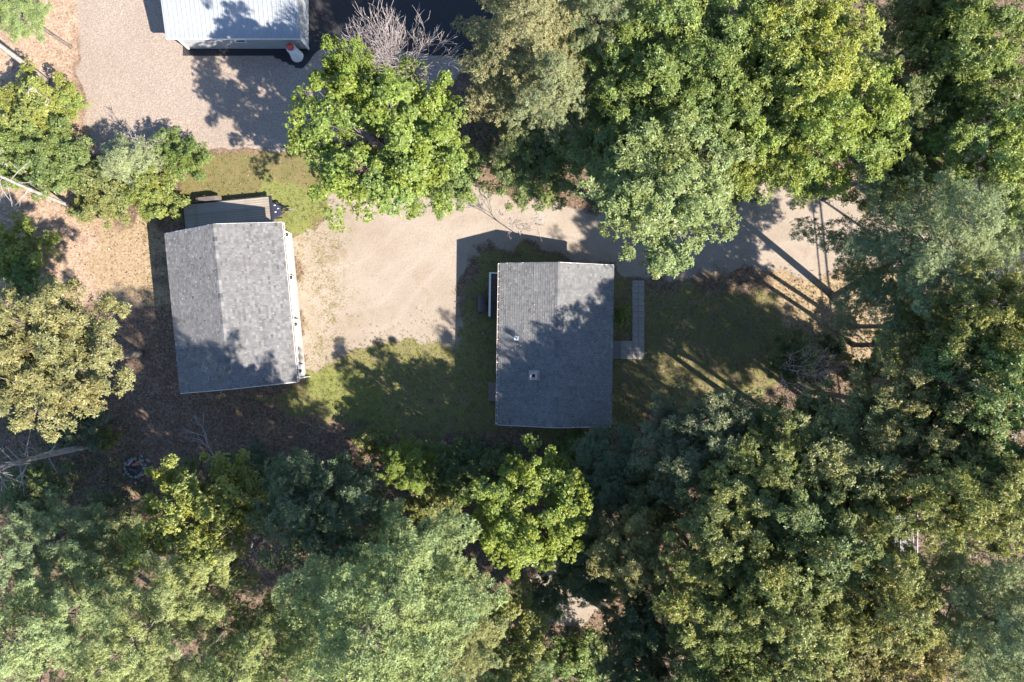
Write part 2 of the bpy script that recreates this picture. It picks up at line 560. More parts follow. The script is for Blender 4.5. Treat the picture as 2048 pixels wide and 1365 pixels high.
def ground_mat():
    m, nt, b = new_mat('ground_cover')
    v = coords(nt)
    A = nd(nt, 'ShaderNodeAttribute', attribute_name='cover_a')
    B = nd(nt, 'ShaderNodeAttribute', attribute_name='cover_b')
    sa, sb = nd(nt, 'ShaderNodeSeparateColor'), nd(nt, 'ShaderNodeSeparateColor')
    nt.links.new(A.outputs['Color'], sa.inputs[0])
    nt.links.new(B.outputs['Color'], sb.inputs[0])
    gravel, sand, green, dry = sa.outputs[0], sa.outputs[1], sa.outputs[2], A.outputs['Alpha']
    tan, asph, weed, pink = sb.outputs[0], sb.outputs[1], sb.outputs[2], B.outputs['Alpha']
    big = noise(nt, 0.22, 5, 0.6, v)
    midn = noise(nt, 1.3, 5, 0.65, v)
    fin = noise(nt, 7.0, 5, 0.7, v)
    grit = noise(nt, 30.0, 3, 0.8, v)
    vo = nd(nt, 'ShaderNodeTexVoronoi', feature='F1')
    vo.inputs['Scale'].default_value = 8.5
    nt.links.new(v, vo.inputs['Vector'])
    vr = nd(nt, 'ShaderNodeSeparateColor')
    nt.links.new(vo.outputs['Color'], vr.inputs[0])
    fleck = vr.outputs[0]
    vo2 = nd(nt, 'ShaderNodeTexVoronoi', feature='F1')
    vo2.inputs['Scale'].default_value = 20.0
    nt.links.new(v, vo2.inputs['Vector'])
    vr2 = nd(nt, 'ShaderNodeSeparateColor')
    nt.links.new(vo2.outputs['Color'], vr2.inputs[0])
    pebble = vr2.outputs[0]

    def edge(wt, n, amt=0.7, lo=0.4, hi=0.6):
        s = mth(nt, 'ADD', wt, mth(nt, 'MULTIPLY', mth(nt, 'SUBTRACT', n, 0.5), amt))
        # nothing where the weight is nil
        return mth(nt, 'MULTIPLY', maprange(nt, s, lo, hi), maprange(nt, wt, 0.0, 0.12))

    # leaf litter: brown in the woods, paler and pinker where it lies in the open on the left
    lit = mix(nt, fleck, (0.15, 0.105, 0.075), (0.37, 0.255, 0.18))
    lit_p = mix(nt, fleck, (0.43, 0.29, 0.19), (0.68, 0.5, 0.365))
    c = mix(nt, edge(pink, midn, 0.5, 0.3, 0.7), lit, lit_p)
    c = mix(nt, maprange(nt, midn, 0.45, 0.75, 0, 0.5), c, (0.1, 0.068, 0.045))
    # dry lawn
    dryc = mix(nt, fin, (0.16, 0.13, 0.05), (0.36, 0.29, 0.14))
    dryc = mix(nt, maprange(nt, midn, 0.4, 0.65), dryc, mix(nt, grit, (0.17, 0.15, 0.05), (0.27, 0.25, 0.1)))
    c = mix(nt, edge(dry, midn), c, dryc)
    grn = mix(nt, fin, (0.17, 0.19, 0.05), (0.37, 0.38, 0.125))
    grn = mix(nt, maprange(nt, midn, 0.5, 0.75, 0, 0.6), grn, (0.24, 0.22, 0.09))
    c = mix(nt, edge(green, mth(nt, 'ADD', mth(nt, 'MULTIPLY', midn, 0.6), mth(nt, 'MULTIPLY', fin, 0.4)), 0.9, 0.35, 0.65), c, grn)
    tanc = mix(nt, fleck, (0.38, 0.275, 0.16), (0.54, 0.405, 0.26))
    c = mix(nt, edge(tan, midn), c, tanc)
    # gravel: pale stones with darker joints
    gr = mix(nt, pebble, (0.34, 0.272, 0.218), (0.6, 0.49, 0.405))
    gr = mix(nt, maprange(nt, fin, 0.45, 0.7, 0, 0.35), gr, (0.3, 0.235, 0.185))
    gr = mix(nt, maprange(nt, big, 0.45, 0.65, 0, 0.3), gr, (0.32, 0.26, 0.2))
    c = mix(nt, edge(gravel, midn, 0.5), c, gr)
    # sandy drive
    sd = mix(nt, fin, (0.43, 0.355, 0.28), (0.56, 0.475, 0.39))
    sd = mix(nt, maprange(nt, big, 0.4, 0.65, 0, 0.5), sd, (0.38, 0.305, 0.235))
    sd = mix(nt, maprange(nt, grit, 0.6, 0.75, 0, 0.5), sd, (0.3, 0.24, 0.18))
    Cc = nd(nt, 'ShaderNodeAttribute', attribute_name='cover_c')
    sc_ = nd(nt, 'ShaderNodeSeparateColor')
    nt.links.new(Cc.outputs['Color'], sc_.inputs[0])
    sd = mix(nt, maprange(nt, noise(nt, 0.7, 5, 0.7, v, 0.6), 0.5, 0.72, 0, 0.55), sd, (0.36, 0.27, 0.19))
    sd = mix(nt, mth(nt, 'MULTIPLY', sc_.outputs[0], 0.45), sd, mix(nt, fin, (0.5, 0.43, 0.36), (0.6, 0.53, 0.46)))
    vo3 = nd(nt, 'ShaderNodeTexVoronoi', feature='F1')
    vo3.inputs['Scale'].default_value = 3.2
    nt.links.new(v, vo3.inputs['Vector'])
    sd = mix(nt, maprange(nt, vo3.outputs['Distance'], 0.05, 0.13, 0.7, 0.0), sd, (0.2, 0.13, 0.08))
    wf = mth(nt, 'MULTIPLY', weed, maprange(nt, mth(nt, 'ADD', mth(nt, 'MULTIPLY', fin, 0.65), mth(nt, 'MULTIPLY', midn, 0.35)), 0.47, 0.58))
    sd = mix(nt, wf, sd, mix(nt, grit, (0.2, 0.16, 0.07), (0.38, 0.31, 0.17)))
    c = mix(nt, edge(sand, mth(nt, 'ADD', mth(nt, 'MULTIPLY', midn, 0.55), mth(nt, 'MULTIPLY', fin, 0.45)), 1.0), c, sd)
    ac = mix(nt, grit, (0.04, 0.038, 0.042), (0.085, 0.082, 0.085))
    c = mix(nt, edge(asph, midn, 0.1), c, ac)
    c = mix(nt, 0.5, c, mix(nt, maprange(nt, grit, 0.3, 0.7), (0.75, 0.75, 0.75), (1.25, 1.25, 1.25)), 'MULTIPLY')
    c = mix(nt, 1.0, c, (0.55, 0.55, 0.55), 'MULTIPLY')
    nt.links.new(c, b.inputs['Base Color'])
    b.inputs['Roughness'].default_value = 0.95
    b.inputs['Specular IOR Level'].default_value = 0.15
    hgt = mth(nt, 'ADD', mth(nt, 'MULTIPLY', fin, 0.6), mth(nt, 'ADD', mth(nt, 'MULTIPLY', grit, 0.25), mth(nt, 'MULTIPLY', fleck, 0.25)))
    bump(nt, b, hgt, 0.55, 0.07)
    return m


M['ground'] = ground_mat()
gme = np_mesh('ground', np.stack([gx, gy, gz], -1), quads, M['ground'], smooth=True)
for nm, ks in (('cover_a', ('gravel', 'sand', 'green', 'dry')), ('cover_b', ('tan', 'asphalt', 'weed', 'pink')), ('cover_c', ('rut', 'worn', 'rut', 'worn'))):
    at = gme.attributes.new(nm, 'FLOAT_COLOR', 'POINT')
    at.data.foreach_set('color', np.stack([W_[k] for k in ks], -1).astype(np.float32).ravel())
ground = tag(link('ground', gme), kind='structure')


# ------------------------------------------------------------------ roofs of shingles
def shingle_slope(origin, along, up, length, run, seed, course=0.155):
    """Courses of separate tabs on a slope: origin at the eave corner, along the eave, up the slope (unit vectors)."""
    r = random.Random(seed)
    o, a, u = Vector(origin), Vector(along), Vector(up)
    n = a.cross(u).normalized()
    if n.z < 0: n = -n
    mb = MB()
    k = int(math.ceil(run / course))
    for i in range(k):
        v0, v1 = i * course - 0.012, min((i + 1) * course + 0.01, run)
        s = -r.uniform(0, 0.3)
        prev = 0.5
        while s < length:
            wd = r.choice((0.1, 0.14, 0.18, 0.22, 0.28))
            s0, s1 = max(s, 0.0), min(s + wd - 0.006, length)
            s += wd
            if s1 - s0 < 0.03: continue
            lift = r.choice((0.011, 0.011, 0.019))
            t = min(1, max(0, r.gauss(0.52, 0.15)))
            dv = r.uniform(-0.008, 0.008)
            P = lambda q, w_, hh: o + a * q + u * w_ + n * hh
            b0, b1 = P(s0, v0 + dv, lift), P(s1, v0 + dv, lift)
            t0, t1 = P(s0, v1, 0.002), P(s1, v1, 0.002)
            g0, g1 = P(s0, v0 + dv, -0.004), P(s1, v0 + dv, -0.004)
            mb.poly((b0, b1, t1, t0), t)
            mb.poly((g0, g1, b1, b0), t * 0.6)
            mb.poly((g0, b0, t0), t * 0.6)
            mb.poly((g1, t1, b1), t * 0.6)
    return mb


def gable_building(name, loc, rz, hw, hl, eave, ridge, label, cat, wall_mat, over, mat_sh, seed):
    """Gable roof, ridge along local Y; hw, hl are half width and half length of the ROOF; over is the overhang."""
    b = empty(name, (loc[0], loc[1], 0), rz)
    tag(b, label, cat)
    ww, wl = hw - over, hl - over
    slope = (ridge - eave) / hw
    we = eave + slope * over - 0.06
    # roof deck: a slab with thickness, below the shingles
    mb = MB()
    th = 0.14
    for s in (-1, 1):
        pts = [(s * hw, -hl, eave), (s * hw, hl, eave), (0, hl, ridge), (0, -hl, ridge)]
        lo = [(p[0], p[1], p[2] - th) for p in pts]
        mb.mesh(pts + lo, [(0, 1, 2, 3), (7, 6, 5, 4), (0, 4, 5, 1), (1, 5, 6, 2), (3, 7, 4, 0)])
    roof = mb.build('roof', M['white'], b)
    ln = math.hypot(hw, ridge - eave)
    for s in (-1, 1):
        up = Vector((-s * hw, 0, ridge - eave)).normalized()
        sm = shingle_slope((s * (hw + 0.015), -hl - 0.01, eave + 0.012), (0, 1, 0), up, 2 * hl + 0.02, ln + 0.01, seed + s)
        sm.build('shingles', mat_sh, roof)['kind'] = 'stuff'
    r = random.Random(seed + 9)
    cap = MB()
    y = -hl
    while y < hl:
        y1 = min(y + 0.28, hl)
        t = min(1, max(0, r.gauss(0.45, 0.25)))
        for s in (-1, 1):
            cap.poly([(0, y, ridge + 0.04), (s * 0.16, y, ridge + 0.04 - 0.16 * slope), (s * 0.16, y1 + 0.02, ridge + 0.03 - 0.16 * slope), (0, y1 + 0.02, ridge + 0.03)][::s], t)
        y = y1
    cap.build('ridge_cap', mat_sh, roof)['kind'] = 'stuff'
    return b, roof, ww, wl, we, slope


# ------------------------------------------------------------------ garage
gb, groof, gw, gl, gwe, gs = gable_building('garage', (-18.62, 2.2), R(5.6), 3.89, 5.3, 2.75, 4.25,
    'detached garage with grey shingle roof and three white doors', 'garage', M['white'], 0.27, M['shingle'], 100)
# walls: west, south and north closed; the east wall is piers between three recessed doors
wall = MB()
T = 0.15
wall.box((-gw + T / 2, 0, gwe / 2), (T, 2 * gl, gwe))
for s in (-1, 1):
    z1 = gwe + gs * (gw - 0.0)
    y0, y1 = s * (gl - T), s * gl
    prof = [(-gw + T, 0), (gw, 0), (gw, gwe), (0, gwe + gs * gw), (-gw + T, gwe + gs * T)]
    a = [(p[0], y0, p[1]) for p in prof]
    c = [(p[0], y1, p[1]) for p in prof]
    n = len(prof)
    wall.mesh(a + c, [tuple(range(n)), tuple(range(2 * n - 1, n - 1, -1))] + [(i, i + n, (i + 1) % n + n, (i + 1) % n) for i in range(n)])
wall.build('wall', M['white'], gb)
lamp_y = [4.62, 1.72, -1.45, -4.62]
door_w, rec = 2.34, 0.26
piers = MB()
edges = []
door_c = [3.12, 0.12, -2.98]
door_c = [(lamp_y[i] + lamp_y[i + 1]) / 2 for i in range(3)]
prev = gl - T
for c in door_c + [None]:
    lo = -gl + T if c is None else c + door_w / 2
    piers.box((gw - rec / 2 - 0.02, (prev + lo) / 2, gwe / 2), (rec, prev - lo, gwe))
    if c is not None: prev = c - door_w / 2
for c in door_c:
    piers.box((gw - rec / 2 - 0.02, c, (2.25 + gwe) / 2), (rec, door_w, gwe - 2.25))
tag(piers.build('door_wall', M['white'], gb))
slab = MB().bbox((gw - 0.35, 0, 0.03), (0.78, 2 * gl - 2 * T, 0.12), 0.015).build('apron_slab', M['concrete'], gb)
for c in door_c:
    d = empty('garage_door', (gw - rec - 0.06, c, 0.09))
    d.parent = gb
    for k in range(4):
        pm = MB().bbox((0, 0, 0.27 + k * 0.54), (0.05, door_w, 0.52), 0.012)
        for q in range(4):
            pm.bbox((0.03, (q - 1.5) * door_w / 4, 0.27 + k * 0.54), (0.02, door_w / 4 - 0.12, 0.34), 0.008)
        pm.build('door_panel', M['door_white'], d)
    MB().bbox((0.05, 0.0, 0.85), (0.04, 0.18, 0.04), 0.01).build('handle', M['black_metal'], d)
for y in lamp_y:
    l = MB()
    l.bbox((gw + 0.0, y, 2.05), (0.05, 0.14, 0.2), 0.01)
    l.tube([(gw + 0.02, y, 2.1), (gw + 0.14, y, 2.22), (gw + 0.24, y, 2.18), (gw + 0.26, y, 2.08)], [0.018] * 4, 6)
    lo = l.build('wall_lamp', M['black_metal'], gb)
    MB().lathe([(0.03, 2.1), (0.07, 2.07), (0.13, 1.96), (0.135, 1.94)], (gw + 0.26, y, 0), 12).build('lamp_shade', M['black_metal'], lo, True)
gut = MB()
gx0 = 3.89 + 0.03
gut.box((gx0 + 0.055, 0, 2.66), (0.11, 10.62, 0.012))
for q in (gx0 + 0.004, gx0 + 0.106):
    gut.box((q, 0, 2.71), (0.014, 10.62, 0.09))
for k in range(14):
    gut.box((gx0 + 0.055, -5.2 + k * 0.8, 2.745), (0.088, 0.03, 0.012))
go = gut.build('gutter', M['white'], gb)
MB().box((gx0 + 0.055, 0, 2.695), (0.086, 10.5, 0.03)).build('gutter_debris', M['gutter_rust'], go)
ds = MB().tube([(gx0 + 0.05, -5.22, 2.64), (gx0 - 0.02, -5.24, 2.4), (gw + 0.1, -5.12, 2.2), (gw + 0.08, -5.1, 0.15), (gw + 0.35, -5.1, 0.06)], [0.045] * 5, 6)
ds.build('downspout', M['white'], gb)
# rake boards on the gable ends
for s in (-1, 1):
    mb = MB()
    for q in (-1, 1):
        p = [(q * 3.9, s * 5.315, 2.74), (0, s * 5.315, 4.245), (0, s * 5.315, 4.06), (q * 3.9, s * 5.315, 2.55)]
        c = [(x, y + s * 0.03, z) for x, y, z in p]
        mb.mesh(p + c, [(0, 1, 2, 3), (7, 6, 5, 4), (0, 4, 5, 1), (1, 5, 6, 2), (2, 6, 7, 3), (3, 7, 4, 0)])
    mb.build('rake_board', M['white'], gb)

# ------------------------------------------------------------------ house
hb, hroof, hw_, hl_, hwe, hs = gable_building('house', (2.88, -0.26), R(-0.9), 3.74, 5.3, 3.0, 4.1,
    'single storey house with a tree shaded grey shingle roof and small chimney', 'house', M['house_siding'], 0.3, M['shingle_house'], 200)
mb = MB()
prof = [(-hw_, 0), (hw_, 0), (hw_, hwe), (0, hwe + hs * hw_), (-hw_, hwe)]
a = [(p[0], -hl_, p[1]) for p in prof]
c = [(p[0], hl_, p[1]) for p in prof]
mb.mesh(a + c, [tuple(range(5)), tuple(range(9, 4, -1))] + [(i, i + 5, (i + 1) % 5 + 5, (i + 1) % 5) for i in range(5)])
hwall = mb.build('wall', M['house_siding'], hb)
for s, yy in ((-1, 2.2), (-1, -0.8), (1, 2.4), (1, -3.2)):
    w = MB()
    for dy in (-0.5, 0.5): w.box((s * (hw_ + 0.02), yy + dy, 1.7), (0.06, 0.09, 1.3))
    for dz in (1.1, 1.7, 2.3): w.box((s * (hw_ + 0.02), yy, dz), (0.055, 0.91, 0.08))
    wo = w.build('window', M['white'], hwall)
    MB().box((s * (hw_ + 0.006), yy, 1.7), (0.02, 0.9, 1.16)).build('pane', M['glass'], wo)
dr = MB().bbox((hw_ + 0.03, 0.05, 1.4), (0.06, 0.95, 2.05), 0.01).build('door', M['red'], hwall)
MB().lathe([(0.03, 0), (0.035, 0.03), (0.02, 0.05)], (hw_ + 0.06, 0.4, 1.35), 10, 'X').build('handle', M['grey_metal'], dr)
# gutter along the west eave
gx0 = -3.74 - 0.03
gut = MB()
gut.box((gx0 - 0.055, 0, 2.91), (0.11, 10.62, 0.012))
for q in (gx0 - 0.004, gx0 - 0.106):
    gut.box((q, 0, 2.96), (0.014, 10.62, 0.09))
for k in range(22):
    gut.box((gx0 - 0.055, -5.2 + k * 0.5, 2.995), (0.088, 0.03, 0.012))
go = gut.build('gutter', M['white'], hb)
MB().box((gx0 - 0.055, 0, 2.945), (0.086, 10.5, 0.03)).build('gutter_debris', M['gutter_rust'], go)
# chimney: masonry stack, cap, flue and flashing
hinv = Matrix.Rotation(-R(-0.9), 3, 'Z')


def in_house(px, py, h):
    x, y = G(px, py, h)
    q = hinv @ Vector((x - 2.88, y + 0.26, 0))
    return q.x, q.y


cx, cy = in_house(1067, 752, 4.5)
zr = 3.0 + hs * (3.74 - abs(cx))
ch = MB().bbox((cx, cy, zr + 0.2), (0.4, 0.42, 1.2), 0.015).build('chimney', M['masonry'], hb)
cap = MB()
for s in (-1, 1):
    cap.bbox((cx + s * 0.165, cy, zr + 0.83), (0.14, 0.5, 0.07), 0.012)
    cap.bbox((cx, cy + s * 0.18, zr + 0.83), (0.19, 0.14, 0.07), 0.012)
cap.build('chimney_cap', M['masonry'], ch)
MB().lathe([(0.1, zr + 0.805), (0.1, zr + 0.815)], (cx, cy, 0), 12).build('flue', M['soot'], ch)
fl = MB()
ang = math.atan(hs)
tilt = Matrix.Rotation(-ang, 3, 'Y')
fl.box((cx + 0.06, cy, zr + 0.035 + 0.06 * hs), (0.72, 0.66, 0.012), tilt)
fl.build('flashing', M['lead'], ch)
cx, cy = in_house(1033, 677, 3.6)
zr = 3.0 + hs * (3.74 - abs(cx))
vp = MB().box((cx, cy, zr + 0.03), (0.32, 0.3, 0.014), tilt).build('vent_flashing', M['white'], hb)
MB().lathe([(0.05, zr), (0.05, zr + 0.34), (0.036, zr + 0.34), (0.036, zr + 0.1)], (cx, cy, 0), 12).build('vent_pipe', M['lead'], vp)
cx, cy = in_house(1020, 854, 3.2)
MB().tube([(cx, cy + 0.1, 2.2), (cx, cy, 2.6), (cx, cy, 3.1), (cx + 0.06, cy - 0.03, 3.22), (cx + 0.12, cy, 3.12)], [0.03] * 5, 8).build('service_mast', M['lead'], hb)
for s in (-1, 1):
    mb = MB()
    for q in (-1, 1):
        p = [(q * 3.75, s * 5.315, 2.99), (0, s * 5.315, 4.09), (0, s * 5.315, 3.92), (q * 3.75, s * 5.315, 2.82)]
        c = [(x, y + s * 0.03, z) for x, y, z in p]
        mb.mesh(p + c, [(0, 1, 2, 3), (7, 6, 5, 4), (0, 4, 5, 1), (1, 5, 6, 2), (2, 6, 7, 3), (3, 7, 4, 0)])
    mb.build('rake_board', M['white'], hb)

# side porch west of the house
p0, p1 = G(979, 545, 1.4), G(979, 633, 1.4)
pw = -0.46 - p0[0]
porch = empty('porch', (p0[0], p1[1], 0), R(-0.9))
tag(porch, 'narrow brown deck with a white rail along the west eave of the house', 'deck')
plen = p0[1] - p1[1]
nb = int(plen / 0.145)
bd = MB().bbox((0, 0, 0), (pw, 0.137, 0.03), 0.004).data('deck_board', M['deck_board'])
for k in range(nb):
    o = link('deck_board', bd, porch)
    o.location = (pw / 2 + 0.02, 0.08 + k * 0.145, 0.5)
MB().box((0.05, plen / 2, 0.38), (0.05, plen - 0.05, 0.2)).box((pw - 0.1, plen / 2, 0.38), (0.05, plen - 0.05, 0.2)).build('joist', M['deck_board'], porch)
rail = MB().bbox((0, plen / 2, 1.4), (0.13, plen, 0.045), 0.01).build('hand_rail', M['white'], porch)
MB().bbox((pw / 2 + 0.03, plen - 0.05, 1.4), (pw - 0.08, 0.09, 0.045), 0.01).build('hand_rail', M['white'], porch)
for y in (0.06, plen / 2, plen - 0.06):
    MB().bbox((0.0, y, 0.69), (0.09, 0.09, 1.37), 0.008).build('post', M['white'], porch)
for k in range(24):
    if abs(0.12 + k * 0.125 - plen / 2) > 0.09:
        MB().box((0.0, 0.12 + k * 0.125, 0.96), (0.032, 0.032, 0.83)).build('baluster', M['white'], porch)
MB().box((0, plen / 2, 0.55), (0.05, plen - 0.1, 0.06)).build('bottom_rail', M['white'], porch)

# two wheelie bins beside the porch rail
def wheelie_bin(px, py, rz, label):
    x, y = G(px, py, 1.0)
    b = empty('wheelie_bin', (x, y, 0), rz)
    tag(b, label, 'bin', 'bins beside the porch')
    MB().box((0, 0, 0.5), (0.44, 0.48, 0.9), None, 0.5, 1.0).mesh([(-0.22, -0.24, 0.95), (0.22, -0.24, 0.95), (0.22, 0.24, 0.95), (-0.22, 0.24, 0.95), (-0.29, -0.28, 1.0), (0.27, -0.28, 1.0), (0.27, 0.28, 1.0), (-0.29, 0.28, 1.0)],
        [(0, 1, 5, 4), (1, 2, 6, 5), (2, 3, 7, 6), (3, 0, 4, 7)]).build('body', M['brown_bin'], b)
    ld = MB()
    n = 7
    prev = None
    for i in range(n):
        a = i / (n - 1)
        xx = -0.28 + 0.58 * a
        zz = 1.0 + 0.11 * math.sin(PI * min(1, a * 1.05)) ** 0.8 if 0 < a < 1 else 1.0
        cur = [(xx, -0.29, zz), (xx, 0.29, zz)]
        if prev:
            ld.poly([prev[0], cur[0], cur[1], prev[1]])
            ld.poly([(prev[0][0], -0.29, 0.985), (cur[0][0], -0.29, 0.985), cur[0], prev[0]])
            ld.poly([(prev[1][0], 0.29, 0.985), prev[1], cur[1], (cur[1][0], 0.29, 0.985)])
        prev = cur
    ld.build('lid', M['brown_bin'], b)
    MB().tube([(-0.29, -0.2, 0.98), (-0.38, -0.2, 0.98), (-0.38, 0.2, 0.98), (-0.29, 0.2, 0.98)], [0.018] * 4, 6).build('handle', M['black_metal'], b)
    for s in (-1, 1):
        MB().lathe([(0.04, -0.03), (0.11, -0.03), (0.11, 0.03), (0.04, 0.03)], (-0.2, s * 0.285, 0.11), 14, 'Y').build('wheel', M['rubber'], b)
    return b


wheelie_bin(964, 599, R(3), 'dark brown lidded bin by the porch, the one nearer the driveway')
wheelie_bin(964.5, 616, R(-4), 'dark brown lidded bin by the porch, the one farther from the driveway')

# bulkhead cellar hatch
x, y = G(989, 785, 0.5)
bh = empty('cellar_hatch', (x, y, 0), R(-0.9))
tag(bh, 'brown two leaf cellar hatch against the west side of the house', 'cellar hatch')
MB().mesh([(-0.42, -0.64, 0), (0.36, -0.64, 0), (0.36, 0.64, 0), (-0.42, 0.64, 0), (-0.42, -0.64, 0.26), (0.36, -0.64, 0.62), (0.36, 0.64, 0.62), (-0.42, 0.64, 0.26)],
          [(3, 2, 1, 0), (4, 5, 6, 7), (0, 1, 5, 4), (1, 2, 6, 5), (2, 3, 7, 6), (3, 0, 4, 7)]).build('curb', M['concrete'], bh)
tl = Matrix.Rotation(-math.atan2(0.36, 0.78), 3, 'Y')
for s in (-1, 1):
    lf = MB().bbox((-0.03, s * 0.325, 0.475), (0.84, 0.62, 0.03), 0.008, tl).bbox((-0.03, s * 0.325, 0.495), (0.66, 0.46, 0.02), 0.006, tl).build('hatch_leaf', M['bulkhead'], bh)
    MB().bbox((0.0, s * 0.06, 0.52), (0.14, 0.03, 0.03), 0.006, tl).build('handle', M['grey_metal'], lf)

# front walk: a board landing and grey pavers
r = random.Random(5)
walk = empty('front_walk', (*G(1277, 700), 0))
tag(walk, 'path of grey square pavers turning from the front door along the house', 'path')
ox, oy = G(1277, 700)
pav = [MB().bbox((0, 0, 0), (0.415, 0.425, 0.07), 0.012).data('paver', M['paver']) for _ in range(1)][0]


def paver(px, py, rz=0.0, sx=1.0, sy=1.0):
    x, y = G(px, py)
    o = link('paver', pav, walk)
    o.location = (x - ox, y - oy, 0.012 + r.uniform(0, 0.014))
    o.rotation_euler = (r.gauss(0, 0.012), r.gauss(0, 0.012), rz + r.gauss(0, 0.018))
    o.scale = (sx, sy, 1)


for i in range(10):
    for k in range(2):
        paver(1270.2 + k * 12.1, 567.5 + i * 12.4 - (0.0), R(0.5))
for i in range(3):
    for k in range(4):
        paver(1246 + k * 12.1, 688 + i * 12.2, R(-0.5))
land = empty('landing', (*G(1228, 700), 0), R(-0.9))
tag(land, 'low grey board landing between the house eave and the pavers', 'landing')
lbd = MB().bbox((0, 0, 0), (0.135, 1.26, 0.035), 0.005).data('landing_board', M['landing_board'])
for k in range(8):
    o = link('landing_board', lbd, land)
    o.location = (-0.62 + k * 0.142, 0.0, 0.3)
MB().box((-0.12, 0.5, 0.14), (1.0, 0.06, 0.28)).box((-0.12, -0.5, 0.14), (1.0, 0.06, 0.28)).build('joist', M['deck_board'], land)

# ------------------------------------------------------------------ metal shed at the top
sx0, sx1, sy0 = -23.2, -14.2, 20.28
sh = empty('metal_shed', ((sx0 + sx1) / 2, sy0, 0))
tag(sh, 'white metal roofed shed at the edge of the gravel lot', 'shed')
hwid = (sx1 - sx0) / 2
dep, e0, rz_ = 5.0, 2.25, 3.75
pw_ = 0.9
ln = math.hypot(dep, rz_ - e0)
for half in (0, 1):
    pd = MB()
    ribs = [0.0, 0.3, 0.6]
    up = Vector((0, dep, rz_ - e0)).normalized()
    nrm = Vector((0, -up.z, up.y))
    def PT(xx, w_, hh): return Vector((xx, 0, 0)) + up * w_ + nrm * hh
    prof = [(0, 0.0)]
    for rb in ribs:
        prof += [(rb + 0.1, 0.0), (rb + 0.125, 0.035), (rb + 0.165, 0.035), (rb + 0.19, 0.0)]
    prof += [(pw_, 0.0)]
    for (xa, ha), (xb, hb2) in zip(prof, prof[1:]):
        pd.poly((PT(xa, 0, ha), PT(xb, 0, hb2), PT(xb, ln, hb2), PT(xa, ln, ha)))
    pd.poly([PT(0, 0, -0.03), PT(0, ln, -0.03), PT(pw_, ln, -0.03), PT(pw_, 0, -0.03)])
    pd.poly([PT(0, 0, -0.03), PT(pw_, 0, -0.03), PT(pw_, 0, 0), PT(0, 0, 0)])
    me = pd.data('roof_panel', M['metal_roof'])
    for k in range(10):
        o = link('roof_panel', me, sh)
        if half == 0:
            o.location = (-hwid + k * pw_, 0, e0)
        else:
            o.location = (-hwid + (k + 1) * pw_, 2 * dep, e0)
            o.rotation_euler = (0, 0, PI)
MB().box((0, dep, rz_ + 0.03), (2 * hwid, 0.4, 0.05)).build('ridge_cap', M['metal_roof'], sh)
mb = MB()
wy0, wx0, wx1 = 0.27, -hwid + 0.5, hwid - 0.1
wt = e0 + wy0 * (rz_ - e0) / dep - 0.05
mb.box(((wx0 + wx1) / 2, wy0 + 0.05, wt / 2), (wx1 - wx0, 0.1, wt))
mb.box(((wx0 + wx1) / 2, 2 * dep - wy0 - 0.05, wt / 2), (wx1 - wx0, 0.1, wt))
for xx in (wx0, wx1):
    s = 1 if xx == wx0 else -1
    a = [(xx, wy0 + 0.1, 0), (xx, 2 * dep - wy0 - 0.1, 0), (xx, 2 * dep - wy0 - 0.1, wt), (xx, dep, rz_ - 0.06), (xx, wy0 + 0.1, wt)]
    c = [(x + s * 0.1, y, z) for x, y, z in a]
    mb.mesh(a + c, [tuple(range(5)), tuple(range(9, 4, -1))] + [(i, i + 5, (i + 1) % 5 + 5, (i + 1) % 5) for i in range(5)])
swall = mb.build('wall', M['siding'], sh)
for k in range(1, 10):
    sd_ = MB().box(((wx0 + wx1) / 2, wy0 - 0.006, k * wt / 10), (wx1 - wx0 - 0.02, 0.014, 0.018))
    sd_.build('siding_lap', M['siding'], swall)
for xx in (wx0, wx1):
    MB().box((xx, wy0 - 0.004, wt / 2), (0.12, 0.14, wt - 0.01)).build('corner_trim', M['white'], sh)
MB().box((0, 0.0, e0 - 0.1), (2 * hwid, 0.03, 0.17)).build('fascia', M['white'], sh)
wx = G(481, 85, 1.3)[0] - (sx0 + sx1) / 2
w = MB()
for dx in (-0.36, 0.36): w.box((wx + dx, wy0 - 0.02, 1.5), (0.06, 0.07, 0.76))
for dz in (1.12, 1.5, 1.88): w.box((wx, wy0 - 0.021, dz), (0.66, 0.068, 0.05))
w = w.build('window', M['white'], swall)
MB().box((wx, wy0 - 0.01, 1.5), (0.64, 0.02, 0.7)).build('pane', M['glass'], w)

# lawn lighthouse at the corner of the shed
lx, ly = G(594.5, 113)
lh = empty('lawn_lighthouse', (lx, ly, 0))
tag(lh, 'white tapered lawn lighthouse with a red top at the shed corner', 'ornament')
MB().lathe([(0.44, 0), (0.43, 0.12), (0.27, 1.22), (0.27, 1.25)], (0, 0, 0), 24).build('tower', M['white'], lh, False)
MB().lathe([(0.33, 1.25), (0.34, 1.27), (0.34, 1.3), (0.3, 1.31)], (0, 0, 0), 24).build('gallery', M['white'], lh)
lr = MB().lathe([(0.17, 1.31), (0.17, 1.52)], (0, 0, 0), 12).build('lantern', M['glass'], lh)
for k in range(6):
    MB().tube([(0.18 * math.cos(k * PI / 3), 0.18 * math.sin(k * PI / 3), 1.31), (0.18 * math.cos(k * PI / 3), 0.18 * math.sin(k * PI / 3), 1.53)], [0.012] * 2, 5).build('lantern_bar', M['red'], lr)
MB().lathe([(0.25, 1.52), (0.25, 1.55), (0.14, 1.68), (0.03, 1.74), (0.02, 1.82)], (0, 0, 0), 20).build('cupola', M['red'], lh, True)

